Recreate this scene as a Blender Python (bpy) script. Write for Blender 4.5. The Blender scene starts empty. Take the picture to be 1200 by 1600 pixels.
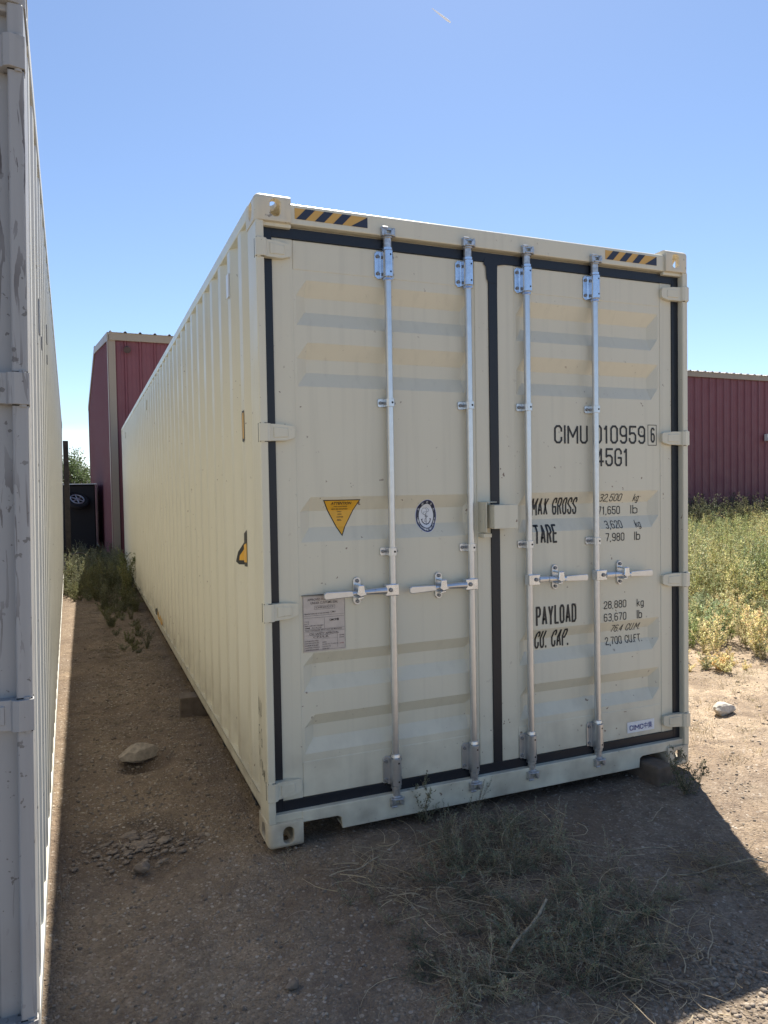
import bpy, bmesh, math, random
import numpy as np
from mathutils import Vector, Matrix, noise
R = math.radians
random.seed(7); rng = np.random.default_rng(7)
scene = bpy.context.scene
col = scene.collection

# ------------------------------------------------------------------ camera
def rotation(yaw, pitch, roll):
    f = Vector((math.sin(yaw)*math.cos(pitch), math.cos(yaw)*math.cos(pitch), math.sin(pitch)))
    rt = Vector((math.cos(yaw), -math.sin(yaw), 0)); up = rt.cross(f)
    r2 = rt*math.cos(roll)+up*math.sin(roll); u2 = -rt*math.sin(roll)+up*math.cos(roll)
    return r2, u2, f
r_, u_, f_ = rotation(.3905, -.0312, -.0168)
cam_data = bpy.data.cameras.new('camera'); cam = bpy.data.objects.new('camera', cam_data); col.objects.link(cam)
cam.matrix_world = Matrix(((r_.x, u_.x, -f_.x, -.7151), (r_.y, u_.y, -f_.y, -3.1404), (r_.z, u_.z, -f_.z, 1.6001), (0, 0, 0, 1)))
cam_data.sensor_width = 36; cam_data.sensor_fit = 'AUTO'; cam_data.lens = 36*1135.7/1600
cam_data.clip_start = .05; cam_data.clip_end = 9000
scene.camera = cam

# ------------------------------------------------------------------ light
SUN_AZ, SUN_EL = R(30.0), R(58.8)
world = bpy.data.worlds.new('World'); scene.world = world; world.use_nodes = True
wn = world.node_tree.nodes; wl = world.node_tree.links
bg = wn['Background']
sky = wn.new('ShaderNodeTexSky'); sky.sky_type = 'NISHITA'; sky.sun_disc = False
sky.sun_elevation = SUN_EL; sky.sun_rotation = SUN_AZ
sky.altitude = 1500; sky.air_density = 1.0; sky.dust_density = 0.8; sky.ozone_density = 2.6
bg.inputs['Strength'].default_value = 0.085
tc = wn.new('ShaderNodeTexCoord'); sep = wn.new('ShaderNodeSeparateXYZ'); wl.new(tc.outputs['Generated'], sep.inputs[0])
mp = wn.new('ShaderNodeMapping'); mp.inputs['Scale'].default_value = (5, 5, 22); wl.new(tc.outputs['Generated'], mp.inputs[0])
nz = wn.new('ShaderNodeTexNoise'); nz.inputs['Scale'].default_value = 1.6; nz.inputs['Detail'].default_value = 7; wl.new(mp.outputs[0], nz.inputs[0])
cr = wn.new('ShaderNodeValToRGB'); cr.color_ramp.elements[0].position = .42; cr.color_ramp.elements[1].position = .62
wl.new(nz.outputs['Fac'], cr.inputs[0])
band = wn.new('ShaderNodeMapRange'); band.inputs['From Min'].default_value = .10; band.inputs['From Max'].default_value = .03
wl.new(sep.outputs['Z'], band.inputs['Value'])
mul = wn.new('ShaderNodeMath'); mul.operation = 'MULTIPLY'; wl.new(cr.outputs[0], mul.inputs[0]); wl.new(band.outputs[0], mul.inputs[1])
mixs = wn.new('ShaderNodeMixRGB'); mixs.inputs['Color2'].default_value = (7.5, 7.6, 7.8, 1)
wl.new(mul.outputs[0], mixs.inputs['Fac']); wl.new(sky.outputs[0], mixs.inputs['Color1']); wl.new(mixs.outputs[0], bg.inputs['Color'])
sun_d = bpy.data.lights.new('sun', 'SUN'); sun_d.energy = 5.0; sun_d.angle = R(.53); sun_d.color = (1, .93, .82)
sun = bpy.data.objects.new('sun', sun_d); col.objects.link(sun)
to_sun = Vector((math.sin(SUN_AZ)*math.cos(SUN_EL), math.cos(SUN_AZ)*math.cos(SUN_EL), math.sin(SUN_EL)))
sun.rotation_euler = to_sun.to_track_quat('Z', 'Y').to_euler(); sun.location = (3, 6, 12)
vs = scene.view_settings
vs.view_transform = 'Standard'; vs.look = 'None'; vs.gamma = 1; vs.use_curve_mapping = False; vs.exposure = 1.1

# ------------------------------------------------------------------ helpers
def tag(o, label=None, cat=None, group=None, kind=None):
    if label: o['label'] = label
    if cat: o['category'] = cat
    if group: o['group'] = group
    if kind: o['kind'] = kind
    return o
def empty(name, loc=(0, 0, 0), rot=(0, 0, 0)):
    o = bpy.data.objects.new(name, None); col.objects.link(o); o.location = loc; o.rotation_euler = rot
    o.empty_display_size = .2
    return o
def link(name, me, parent=None):
    o = bpy.data.objects.new(name, me); col.objects.link(o)
    if parent: o.parent = parent
    return o
class MB:
    def __init__(s): s.v = []; s.f = []; s.m = []
    def add(s, vs_, fs, mi=0):
        b = len(s.v); s.v += [tuple(p) for p in vs_]
        for f in fs: s.f.append(tuple(b+i for i in f)); s.m.append(mi)
        return s
    def box(s, x0, x1, y0, y1, z0, z1, mi=0):
        return s.add([(x, y, z) for z in (z0, z1) for y in (y0, y1) for x in (x0, x1)],
                     [(0, 2, 3, 1), (4, 5, 7, 6), (0, 1, 5, 4), (2, 6, 7, 3), (0, 4, 6, 2), (1, 3, 7, 5)], mi)
    def cyl(s, p, q, r0, r1=None, n=16, mi=0, caps=True):
        p = Vector(p); q = Vector(q); r1 = r0 if r1 is None else r1
        d = (q-p).normalized(); a = d.orthogonal().normalized(); b = d.cross(a)
        vs_ = []
        for c, r in ((p, r0), (q, r1)):
            for i in range(n):
                t = 2*math.pi*i/n; vs_.append(c+(a*math.cos(t)+b*math.sin(t))*r)
        fs = [(i, (i+1) % n, n+(i+1) % n, n+i) for i in range(n)]
        if caps: fs += [tuple(range(n-1, -1, -1)), tuple(range(n, 2*n))]
        return s.add(vs_, fs, mi)
    def tube(s, pts, r, n=6, mi=0):
        for a, b in zip(pts[:-1], pts[1:]): s.cyl(a, b, r, n=n, mi=mi)
        return s
    def prism(s, pts, axis, a, b, mi=0):
        # pts = 2D outline in the two other axes (order x,y,z without axis)
        def P(u, v, w): return {'x': (w, u, v), 'y': (u, w, v), 'z': (u, v, w)}[axis]
        n = len(pts); vs_ = [P(u, v, a) for u, v in pts]+[P(u, v, b) for u, v in pts]
        fs = [(i, (i+1) % n, n+(i+1) % n, n+i) for i in range(n)]+[tuple(range(n-1, -1, -1)), tuple(range(n, 2*n))]
        return s.add(vs_, fs, mi)
    def mesh(s, name, mats, smooth=False, recalc=True):
        me = bpy.data.meshes.new(name); me.from_pydata(s.v, [], s.f)
        for m in (mats if isinstance(mats, (list, tuple)) else [mats]): me.materials.append(m)
        me.polygons.foreach_set('material_index', s.m)
        if recalc:
            bm = bmesh.new(); bm.from_mesh(me); bmesh.ops.recalc_face_normals(bm, faces=bm.faces); bm.to_mesh(me); bm.free()
        if smooth: shade(me)
        return me
    def build(s, name, mats, parent=None, bevel=0, smooth=False, seg=2):
        o = link(name, s.mesh(name, mats, smooth), parent)
        if bevel: add_bevel(o, bevel, seg)
        return o
def shade(me, ang=35):
    me.polygons.foreach_set('use_smooth', [True]*len(me.polygons))
    me.set_sharp_from_angle(angle=R(ang))
def add_bevel(o, w, seg=2):
    m = o.modifiers.new('bevel', 'BEVEL'); m.width = w; m.segments = seg; m.limit_method = 'ANGLE'; m.angle_limit = R(40)
    m.harden_normals = False
    return o
def copy_tree(o, parent=None):
    c = o.copy(); col.objects.link(c); c.parent = parent
    for ch in list(o.children): copy_tree(ch, c)
    return c

# ------------------------------------------------------------------ materials
def mat(name, base, rough=.5, metal=0, bump=None, vary=None, spec=None):
    m = bpy.data.materials.new(name); m.use_nodes = True
    n = m.node_tree.nodes; l = m.node_tree.links; p = n['Principled BSDF']
    p.inputs['Base Color'].default_value = (*base, 1); p.inputs['Roughness'].default_value = rough; p.inputs['Metallic'].default_value = metal
    if spec is not None: p.inputs['Specular IOR Level'].default_value = spec
    t = n.new('ShaderNodeTexCoord')
    if vary:   # (scale, amount)
        nz = n.new('ShaderNodeTexNoise'); nz.inputs['Scale'].default_value = vary[0]; nz.inputs['Detail'].default_value = 6
        l.new(t.outputs['Object'], nz.inputs['Vector'])
        mr = n.new('ShaderNodeMapRange'); mr.inputs['From Min'].default_value = .3; mr.inputs['From Max'].default_value = .7
        mr.inputs['To Min'].default_value = 1-vary[1]; mr.inputs['To Max'].default_value = 1+vary[1]; l.new(nz.outputs['Fac'], mr.inputs['Value'])
        mx = n.new('ShaderNodeVectorMath'); mx.operation = 'SCALE'; mx.inputs[0].default_value = base; l.new(mr.outputs[0], mx.inputs['Scale'])
        l.new(mx.outputs[0], p.inputs['Base Color'])
    if bump:   # (scale, strength, distance)
        nb = n.new('ShaderNodeTexNoise'); nb.inputs['Scale'].default_value = bump[0]; nb.inputs['Detail'].default_value = 4
        l.new(t.outputs['Object'], nb.inputs['Vector'])
        b = n.new('ShaderNodeBump'); b.inputs['Strength'].default_value = bump[1]; b.inputs['Distance'].default_value = bump[2]
        l.new(nb.outputs['Fac'], b.inputs['Height']); l.new(b.outputs[0], p.inputs['Normal'])
    return m
def paint(name, base, rough, grime=.25, rust=.5, scratch=.0, dirtcol=(.16, .12, .085), rustcol=(.12, .05, .025), thr=.70, wav=.01):
    """painted steel: mottling, ground dirt splashed low on it, chips, waviness"""
    m = mat(name, base, rough); n = m.node_tree.nodes; l = m.node_tree.links; p = n['Principled BSDF']
    tc_ = n.new('ShaderNodeTexCoord'); g = n.new('ShaderNodeNewGeometry')
    def noise_(scale, det=5, vec=None, dist=0):
        q = n.new('ShaderNodeTexNoise'); q.inputs['Scale'].default_value = scale; q.inputs['Detail'].default_value = det; q.inputs['Distortion'].default_value = dist
        l.new(vec or g.outputs['Position'], q.inputs['Vector']); return q.outputs['Fac']
    def mapr(x, a, b, c=0, d=1):
        q = n.new('ShaderNodeMapRange'); q.inputs['From Min'].default_value = a; q.inputs['From Max'].default_value = b
        q.inputs['To Min'].default_value = c; q.inputs['To Max'].default_value = d; l.new(x, q.inputs['Value']); return q.outputs[0]
    def mulm(a, b):
        q = n.new('ShaderNodeMath'); q.operation = 'MULTIPLY'; l.new(a, q.inputs[0])
        if hasattr(b, 'links'): l.new(b, q.inputs[1])
        else: q.inputs[1].default_value = b
        return q.outputs[0]
    def mix(fac, c1, c2):
        q = n.new('ShaderNodeMixRGB'); l.new(fac, q.inputs['Fac'])
        if hasattr(c1, 'links'): l.new(c1, q.inputs['Color1'])
        else: q.inputs['Color1'].default_value = (*c1, 1)
        if hasattr(c2, 'links'): l.new(c2, q.inputs['Color2'])
        else: q.inputs['Color2'].default_value = (*c2, 1)
        return q.outputs[0]
    mot = mapr(noise_(1.3, 6), .35, .65, 0, .12)
    c = mix(mot, base, tuple(b*.78 for b in base))
    # vertical streaks
    mp_ = n.new('ShaderNodeMapping'); mp_.inputs['Scale'].default_value = (26, 26, .9); l.new(g.outputs['Position'], mp_.inputs[0])
    st = mapr(noise_(1, 6, mp_.outputs[0]), .52, .78, 0, grime)
    c = mix(st, c, tuple(b*.62+.02 for b in base))
    sp = n.new('ShaderNodeSeparateXYZ'); l.new(g.outputs['Position'], sp.inputs[0])
    low = mulm(mapr(sp.outputs['Z'], .55, .02), mapr(noise_(7, 6), .38, .7))
    c = mix(mulm(low, grime*2.2), c, dirtcol)
    # small chips
    ch = mapr(noise_(38, 3), thr, thr+.02, 0, rust); ch2 = mulm(ch, mapr(noise_(1.7, 3), .45, .6))
    c = mix(ch2, c, rustcol)
    if scratch:
        mp2 = n.new('ShaderNodeMapping'); mp2.inputs['Scale'].default_value = (30, 30, 3.5); l.new(g.outputs['Position'], mp2.inputs[0])
        q = noise_(1.4, 5, mp2.outputs[0], 1.2)
        c = mix(mulm(mapr(q, .60, .615, 0, scratch), mapr(noise_(2.3, 3), .4, .6)), c, (.10, .085, .08))
    l.new(c, p.inputs['Base Color'])
    l.new(mapr(noise_(4, 4), .3, .7, rough-.06, rough+.1), p.inputs['Roughness'])
    b = n.new('ShaderNodeBump'); b.inputs['Strength'].default_value = .5; b.inputs['Distance'].default_value = wav
    l.new(noise_(2.6, 3), b.inputs['Height'])
    b2 = n.new('ShaderNodeBump'); b2.inputs['Strength'].default_value = .25; b2.inputs['Distance'].default_value = .0008
    l.new(noise_(140, 2), b2.inputs['Height']); l.new(b.outputs[0], b2.inputs['Normal']); l.new(b2.outputs[0], p.inputs['Normal'])
    return m
CREAM = (.68, .64, .505)
M = dict(
    cream=paint('cream_paint', CREAM, .36, .24, .8, wav=.006),
    cast_cream=paint('casting_paint', (.66, .59, .45), .45, .30, .8, rustcol=(.14, .11, .09), thr=.66, wav=.003),
    white=paint('shaded_weathered_white_paint', (.36, .36, .355), .5, .4, .7, rustcol=(.10, .09, .08), scratch=.95, thr=.66),  # same paint as side_white, base darkened to paint the shade on the door end
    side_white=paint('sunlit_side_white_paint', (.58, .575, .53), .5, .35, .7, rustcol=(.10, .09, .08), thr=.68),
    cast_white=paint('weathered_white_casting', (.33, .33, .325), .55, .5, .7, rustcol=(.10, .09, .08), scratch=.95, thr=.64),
    rubber=mat('black_rubber_gasket', (.006, .009, .016), .40, bump=(60, .3, .002)),
    zinc=mat('galvanised_steel', (.62, .64, .66), .30, .85, bump=(90, .15, .0005), vary=(30, .05)),
    zinc_cast=mat('cast_zinc_plated_steel', (.50, .51, .52), .38, .8, bump=(160, .5, .001), vary=(60, .25)),
    zinc_blue=mat('bright_zinc', (.66, .71, .78), .2, .9, bump=(90, .2, .0008), vary=(35, .1)),
    hole=mat('dark_bolt_recess', (.012, .012, .013), .8),
    bolt=mat('bolt_head_steel', (.24, .24, .24), .5, .6),
    ink=mat('black_lettering', (.018, .018, .018), .5),
    handwriting=mat('marker_ink', (.05, .045, .03), .6),
    orange=mat('orange_film', (.62, .36, .09), .45), yellow=mat('yellow_film', (.72, .38, .03), .4, vary=(20, .06)),
    navy=mat('dark_blue_film', (.025, .03, .055), .4), blue=mat('blue_print', (.03, .04, .22), .45),
    film=mat('white_film', (.72, .74, .76), .35), plate=mat('aluminium_data_plate', (.52, .47, .43), .45, .25, vary=(40, .06)),
    plate_ink=mat('plate_print', (.13, .11, .10), .6), plate_red=mat('plate_red_print', (.35, .10, .08), .6),
    timber=mat('weathered_timber', (.13, .10, .075), .85, bump=(30, .8, .004), vary=(14, .3)),
    dark_timber=mat('dark_tarred_timber', (.04, .033, .028), .85, bump=(30, .8, .004), vary=(14, .3)),
    red=paint('red_wall_paint', (.17, .048, .062), .48, .2, .0, wav=.004, dirtcol=(.10, .05, .04)),
    trim=paint('tan_trim_paint', (.30, .245, .19), .45, .3, .3, wav=.002),
    galv_roof=mat('pale_metal_roof', (.62, .62, .60), .4, .3, vary=(3, .1)),
    floor_dark=mat('underside_paint', (.05, .05, .05), .8),
    black_car=mat('black_body_paint', (.008, .008, .010), .7), tyre=mat('tyre_rubber', (.015, .015, .015), .8),
    rim=mat('alloy_rim', (.55, .56, .58), .35, .6), wire=mat('rusty_wire', (.16, .13, .11), .6, .4),
    white_plastic=mat('white_plastic', (.7, .7, .68), .5), lamp_body=mat('dark_lamp_body', (.05, .03, .035), .5),
)
def foliage_mat(name):
    m = bpy.data.materials.new(name); m.use_nodes = True
    n = m.node_tree.nodes; l = m.node_tree.links; p = n['Principled BSDF']; p.inputs['Roughness'].default_value = .65
    p.inputs['Specular IOR Level'].default_value = .25
    a = n.new('ShaderNodeAttribute'); a.attribute_name = 'tint'; l.new(a.outputs['Color'], p.inputs['Base Color'])
    t = n.new('ShaderNodeBsdfTranslucent'); l.new(a.outputs['Color'], t.inputs['Color'])
    mx = n.new('ShaderNodeMixShader'); mx.inputs[0].default_value = .42
    l.new(p.outputs[0], mx.inputs[1]); l.new(t.outputs[0], mx.inputs[2]); l.new(mx.outputs[0], n['Material Output'].inputs['Surface'])
    return m
M['foliage'] = foliage_mat('weed_foliage')
def stone_mat(name, a, b):
    m = bpy.data.materials.new(name); m.use_nodes = True
    n = m.node_tree.nodes; l = m.node_tree.links; p = n['Principled BSDF']; p.inputs['Roughness'].default_value = .9
    g = n.new('ShaderNodeNewGeometry'); mx = n.new('ShaderNodeMixRGB'); mx.inputs[1].default_value = (*a, 1); mx.inputs[2].default_value = (*b, 1)
    l.new(g.outputs['Random Per Island'], mx.inputs[0])
    q = n.new('ShaderNodeTexNoise'); q.inputs['Scale'].default_value = 40; q.inputs['Detail'].default_value = 5; l.new(g.outputs['Position'], q.inputs['Vector'])
    m2 = n.new('ShaderNodeMixRGB'); m2.blend_type = 'MULTIPLY'; m2.inputs[0].default_value = .6; l.new(mx.outputs[0], m2.inputs[1])
    mr = n.new('ShaderNodeMapRange'); mr.inputs['From Min'].default_value = .3; mr.inputs['From Max'].default_value = .7; mr.inputs['To Min'].default_value = .5; mr.inputs['To Max'].default_value = 1.3
    l.new(q.outputs['Fac'], mr.inputs[0]); l.new(mr.outputs[0], m2.inputs[2]); l.new(m2.outputs[0], p.inputs['Base Color'])
    b = n.new('ShaderNodeBump'); b.inputs['Strength'].default_value = .8; b.inputs['Distance'].default_value = .006; l.new(q.outputs['Fac'], b.inputs['Height']); l.new(b.outputs[0], p.inputs['Normal'])
    return m
M['pebble'] = stone_mat('pebble_stone', (.14, .11, .085), (.36, .30, .235))
M['rock'] = stone_mat('rough_rock', (.34, .285, .22), (.34, .285, .22))
M['pale_rock'] = stone_mat('pale_rock', (.5, .46, .40), (.5, .46, .40))
M['clod'] = stone_mat('earth_clod', (.13, .10, .078), (.24, .19, .145))

def ground_mat():
    m = bpy.data.materials.new('dry_dirt_and_gravel'); m.use_nodes = True
    n = m.node_tree.nodes; l = m.node_tree.links; p = n['Principled BSDF']; p.inputs['Roughness'].default_value = .95
    p.inputs['Specular IOR Level'].default_value = .2
    g = n.new('ShaderNodeNewGeometry'); pos = g.outputs['Position']
    def nse(s, d=6, dist=0, vec=None):
        q = n.new('ShaderNodeTexNoise'); q.inputs['Scale'].default_value = s; q.inputs['Detail'].default_value = d; q.inputs['Distortion'].default_value = dist
        l.new(vec or pos, q.inputs['Vector']); return q.outputs['Fac']
    def mr(x, a, b, c=0, d=1):
        q = n.new('ShaderNodeMapRange'); q.inputs['From Min'].default_value = a; q.inputs['From Max'].default_value = b
        q.inputs['To Min'].default_value = c; q.inputs['To Max'].default_value = d; l.new(x, q.inputs['Value']); return q.outputs[0]
    def mix(f, a, b, t='MIX'):
        q = n.new('ShaderNodeMixRGB'); q.blend_type = t
        if isinstance(f, float): q.inputs[0].default_value = f
        else: l.new(f, q.inputs[0])
        for i, c in ((1, a), (2, b)):
            if isinstance(c, tuple): q.inputs[i].default_value = (*c, 1)
            else: l.new(c, q.inputs[i])
        return q.outputs[0]
    def mth(op, a, b):
        q = n.new('ShaderNodeMath'); q.operation = op
        for i, c in enumerate((a, b)):
            if isinstance(c, (int, float)): q.inputs[i].default_value = c
            else: l.new(c, q.inputs[i])
        return q.outputs[0]
    sp = n.new('ShaderNodeSeparateXYZ'); l.new(pos, sp.inputs[0])
    brown = mix(mr(nse(1.1, 8, .6), .35, .65), (.44, .345, .235), (.31, .235, .165))
    brown = mix(mr(nse(4.5, 6, .4), .45, .7, 0, .7), brown, (.50, .385, .27))
    grey = mix(mr(nse(30, 5), .35, .65), (.25, .205, .155), (.42, .355, .275))
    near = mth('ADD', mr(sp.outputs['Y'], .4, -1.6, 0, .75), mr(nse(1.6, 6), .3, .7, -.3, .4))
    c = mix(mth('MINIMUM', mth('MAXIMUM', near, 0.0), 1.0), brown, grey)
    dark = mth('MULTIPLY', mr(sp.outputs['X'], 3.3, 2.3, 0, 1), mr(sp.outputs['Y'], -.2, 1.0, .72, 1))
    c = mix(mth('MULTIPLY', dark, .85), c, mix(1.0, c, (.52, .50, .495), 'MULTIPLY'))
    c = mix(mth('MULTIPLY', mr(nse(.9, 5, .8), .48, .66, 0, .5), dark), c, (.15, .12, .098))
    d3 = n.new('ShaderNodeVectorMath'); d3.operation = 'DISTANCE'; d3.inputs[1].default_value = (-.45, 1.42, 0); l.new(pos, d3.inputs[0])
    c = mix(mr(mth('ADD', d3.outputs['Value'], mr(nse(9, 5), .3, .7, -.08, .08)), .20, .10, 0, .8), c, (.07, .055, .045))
    # damp, dug-over patch round the clods
    d = n.new('ShaderNodeVectorMath'); d.operation = 'DISTANCE'; d.inputs[1].default_value = (-.52, .36, 0); l.new(pos, d.inputs[0])
    dd = mth('ADD', d.outputs['Value'], mr(nse(7, 5), .3, .7, -.16, .16))
    c = mix(mr(dd, .36, .16, 0, .75), c, (.085, .065, .05))
    # fine stone speckle
    v = n.new('ShaderNodeTexVoronoi'); v.inputs['Scale'].default_value = 120; l.new(pos, v.inputs['Vector'])
    v2 = n.new('ShaderNodeTexVoronoi'); v2.inputs['Scale'].default_value = 55; l.new(pos, v2.inputs['Vector'])
    sepc = n.new('ShaderNodeSeparateXYZ'); l.new(v.outputs['Color'], sepc.inputs[0])
    sepd = n.new('ShaderNodeSeparateXYZ'); l.new(v2.outputs['Color'], sepd.inputs[0])
    c = mix(mth('MULTIPLY', mr(sepc.outputs['X'], .86, .90), .42), c, (.46, .40, .33))
    c = mix(mth('MULTIPLY', mr(sepc.outputs['Y'], .72, .76), .45), c, (.13, .10, .075))
    c = mix(mth('MULTIPLY', mth('MULTIPLY', mr(sepd.outputs['X'], .9, .92), mr(v2.outputs['Distance'], .45, .35)), .8), c, (.48, .43, .37))
    c = mix(mr(nse(70, 5), .45, .7, 0, .45), c, (.15, .115, .085))
    c = mix(mr(nse(2.2, 7, 1.0), .48, .66, 0, .6), c, (.17, .125, .09))
    c = mix(mr(nse(13, 7, .8), .52, .66, 0, .5), c, (.13, .098, .075))
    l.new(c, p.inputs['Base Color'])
    b1 = n.new('ShaderNodeBump'); b1.inputs['Strength'].default_value = .9; b1.inputs['Distance'].default_value = .012; l.new(nse(45, 6), b1.inputs['Height'])
    b2 = n.new('ShaderNodeBump'); b2.inputs['Strength'].default_value = .8; b2.inputs['Distance'].default_value = .006; b2.invert = True
    l.new(v.outputs['Distance'], b2.inputs['Height']); l.new(b1.outputs[0], b2.inputs['Normal'])
    b3 = n.new('ShaderNodeBump'); b3.inputs['Strength'].default_value = .35; b3.inputs['Distance'].default_value = .006; b3.invert = True
    l.new(v2.outputs['Distance'], b3.inputs['Height']); l.new(b2.outputs[0], b3.inputs['Normal']); l.new(b3.outputs[0], p.inputs['Normal'])
    return m
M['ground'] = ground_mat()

# ------------------------------------------------------------------ ground (one sheet to the horizon)
def gh(x, y):
    h = -.022
    if -6 < x < 26 and -8 < y < 32:
        h += .014*noise.noise((x*.9, y*.9, 0))
        if x < 6 and y < 9: h += .010*noise.noise((x*3.1, y*3.1, 5))+.010*noise.noise((x*8, y*8, 9))
        if x < 4 and y < 4: h += .0055*noise.noise((x*24, y*24, 2))+.003*noise.noise((x*50, y*50, 7))
        # hollow under the rock and dug-over patch
        d = math.hypot(x+.47, (y-1.40)*1.2); d = math.hypot(x+.45, (y-1.39)*1.1); h -= .07*math.exp(-(d/.10)**2)
        d = math.hypot(x+.52, y-.36); h -= .010*math.exp(-(d/.25)**2)
        # the ground falls a little under the right hand corner
        h -= .015*max(0, min(1, (x-1.2)/1.2))
        # wheel rut down the alley
        if y > 1.5: h -= .016*math.exp(-((x+.60-.02*y)/.07)**2)*min(1, (y-1.5))
    return h
def axis(fine0, fine1, step, mids, far):
    a = list(np.arange(fine0, fine1, step)); lo = []; x = fine0
    s = step
    while x > -far: s *= 1.25; x -= s; lo.append(x)
    hi = []; x = a[-1]; s = step
    while x < mids: s = min(s*1.06, .10); x += s; hi.append(x)
    while x < far: s *= 1.3; x += s; hi.append(x)
    return np.array(lo[::-1]+a+hi)
gx = axis(-1.3, 3.3, .017, 12, 3000); gy = axis(-2.2, 3.4, .017, 14, 3000)
gv = [(float(x), float(y), gh(x, y)) for y in gy for x in gx]
nx, ny = len(gx), len(gy)
idx = np.arange(nx*ny).reshape(ny, nx)
q = np.stack([idx[:-1, :-1], idx[:-1, 1:], idx[1:, 1:], idx[1:, :-1]], -1).reshape(-1, 4)
me = bpy.data.meshes.new('ground'); me.vertices.add(len(gv)); me.vertices.foreach_set('co', np.array(gv, dtype=np.float32).ravel())
me.loops.add(q.size); me.loops.foreach_set('vertex_index', q.ravel().astype(np.int32)); me.polygons.add(len(q))
me.polygons.foreach_set('loop_start', np.arange(0, q.size, 4, dtype=np.int32)); me.update(calc_edges=True)
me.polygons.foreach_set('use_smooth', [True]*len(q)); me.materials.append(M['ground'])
tag(link('ground', me), kind='structure')

# ------------------------------------------------------------------ red metal building
BW, BD, EAVE, RIDGE = 27.4, 14.0, 5.03, 5.98
bld = tag(empty('metal_building', (-.12, 13.5, -.03), (0, 0, .022)),
          'long dark red metal building with tan trim and pale ribbed roof behind the cream container', 'building')
PW = .914
def rib_profile(n=3, w=PW, h=.032):
    pts = []; s = w/n
    for i in range(n):
        x = i*s
        pts += [(x, h), (x+.014, h), (x+.036, 0), (x+s*.37, 0), (x+s*.37+.012, .005), (x+s*.37+.024, 0),
                (x+s*.66, 0), (x+s*.66+.012, .005), (x+s*.66+.024, 0), (x+s-.036, 0), (x+s-.014, h)]
    pts.append((w, h)); return pts
prof = rib_profile()
def wall_panel(origin, du, dn, top, name='wall_panel', m=None, up=Vector((0, 0, 1)), base=0.0):
    vs_ = []; fs = []
    for i, (s_, h) in enumerate(prof):
        p = Vector(origin)+du*s_+dn*h
        vs_ += [p+up*base, p+up*top(s_)]
        if i: fs.append((2*i-2, 2*i, 2*i+1, 2*i-1))
    return vs_, fs
front = MB().add(*wall_panel((0, 0, 0), Vector((1, 0, 0)), Vector((0, -1, 0)), lambda s: EAVE)).mesh('wall_panel', M['red'], recalc=False)
for k in range(30):
    o = link('wall_panel', front, bld); o.location = (k*PW, 0, 0)
    o = link('wall_panel', front, bld); o.location = (k*PW+PW, BD, 0); o.rotation_euler = (0, 0, math.pi)
def roofz(y): return EAVE+(RIDGE-EAVE)*(1-abs(y-BD/2)/(BD/2))
for k in range(16):
    w = min(PW, BD-k*PW)
    if w < .05: break
    y1 = BD-k*PW
    vs_, fs = wall_panel((0, y1, 0), Vector((0, -1, 0)), Vector((-1, 0, 0)), lambda s: roofz(max(0, y1-s)))
    vs_ = [Vector((v.x, max(0.0, v.y), v.z)) for v in vs_]
    MB().add(vs_, fs).build('wall_panel', M['red'], bld)
    vs2 = [Vector((30*PW-v.x, v.y, v.z)) for v in vs_]
    MB().add(vs2, fs).build('wall_panel', M['red'], bld)
slope = Vector((0, BD/2, RIDGE-EAVE)); sl = slope.length; sd = slope.normalized(); nrm = Vector((0, -sd.z, sd.y))
rp = MB()
vs_, fs = wall_panel((0, 0, 0), Vector((1, 0, 0)), nrm, lambda s: sl, up=sd, base=-.10)
rp.add(vs_, fs); rp.add([v-nrm*.004 for v in vs_], fs)
n0 = len(vs_)
for i in range(2, n0, 2): rp.f.append((i-2, i, n0+i, n0+i-2)); rp.m.append(0)
roof_me = rp.mesh('roof_panel', M['galv_roof'], recalc=False)
for k in range(30):
    o = link('roof_panel', roof_me, bld); o.location = (k*PW, -.02, EAVE+.045)
    o = link('roof_panel', roof_me, bld); o.location = (k*PW+PW, BD+.02, EAVE+.045); o.rotation_euler = (0, 0, math.pi)
MB().box(-.02, BW+.04, -.085, -.038, EAVE-.13, EAVE+.03).build('eave_trim', M['trim'], bld, .004)
for x0 in (-.06, BW-.08):
    t = MB()
    t.box(x0+.02, x0+.16, -.045, -.037, 0, EAVE-.01); t.box(x0-.0, x0+.012, -.045, .12, 0, EAVE-.01)
    t.build('corner_trim', M['trim'], bld)
MB().box(-.055, -.035, BD-.13, BD+.05, .5, EAVE-.01).build('corner_trim', M['trim'], bld)
for s in (0, 1):
    a = Vector((-.06, 0 if s == 0 else BD, EAVE)); b = Vector((-.06, BD/2, RIDGE))
    t = MB(); w = Vector((0, 0, .13)); d = Vector((.022, 0, 0)); e = (a-b).normalized()*.08; a = a+e
    t.add([a-w, a+w*.35, b+w*.35, b-w, a-w+d, a+w*.35+d, b+w*.35+d, b-w+d], [(0, 1, 2, 3), (7, 6, 5, 4), (0, 4, 5, 1), (1, 5, 6, 2), (2, 6, 7, 3), (3, 7, 4, 0)])
    t.build('rake_trim', M['trim'], bld)
MB().box(-.06, BW+.06, BD/2-.16, BD/2+.16, RIDGE+.06, RIDGE+.075).build('ridge_cap', M['galv_roof'], bld)
t = MB(); t.cyl((.33, -.04, EAVE-.30), (.33, -.10, EAVE-.30), .05, .06, 16); t.cyl((.33, -.10, EAVE-.30), (.33, -.16, EAVE-.34), .06, .075, 16)
t.build('security_light', M['lamp_body'], bld, smooth=True)
t = MB(); t.box(19.72, 19.98, -.16, -.034, 2.98, 3.20); t.prism([(-.16, 2.98), (-.16, 3.1), (-.26, 3.0), (-.26, 2.95)], 'x', 19.72, 19.98)
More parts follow.
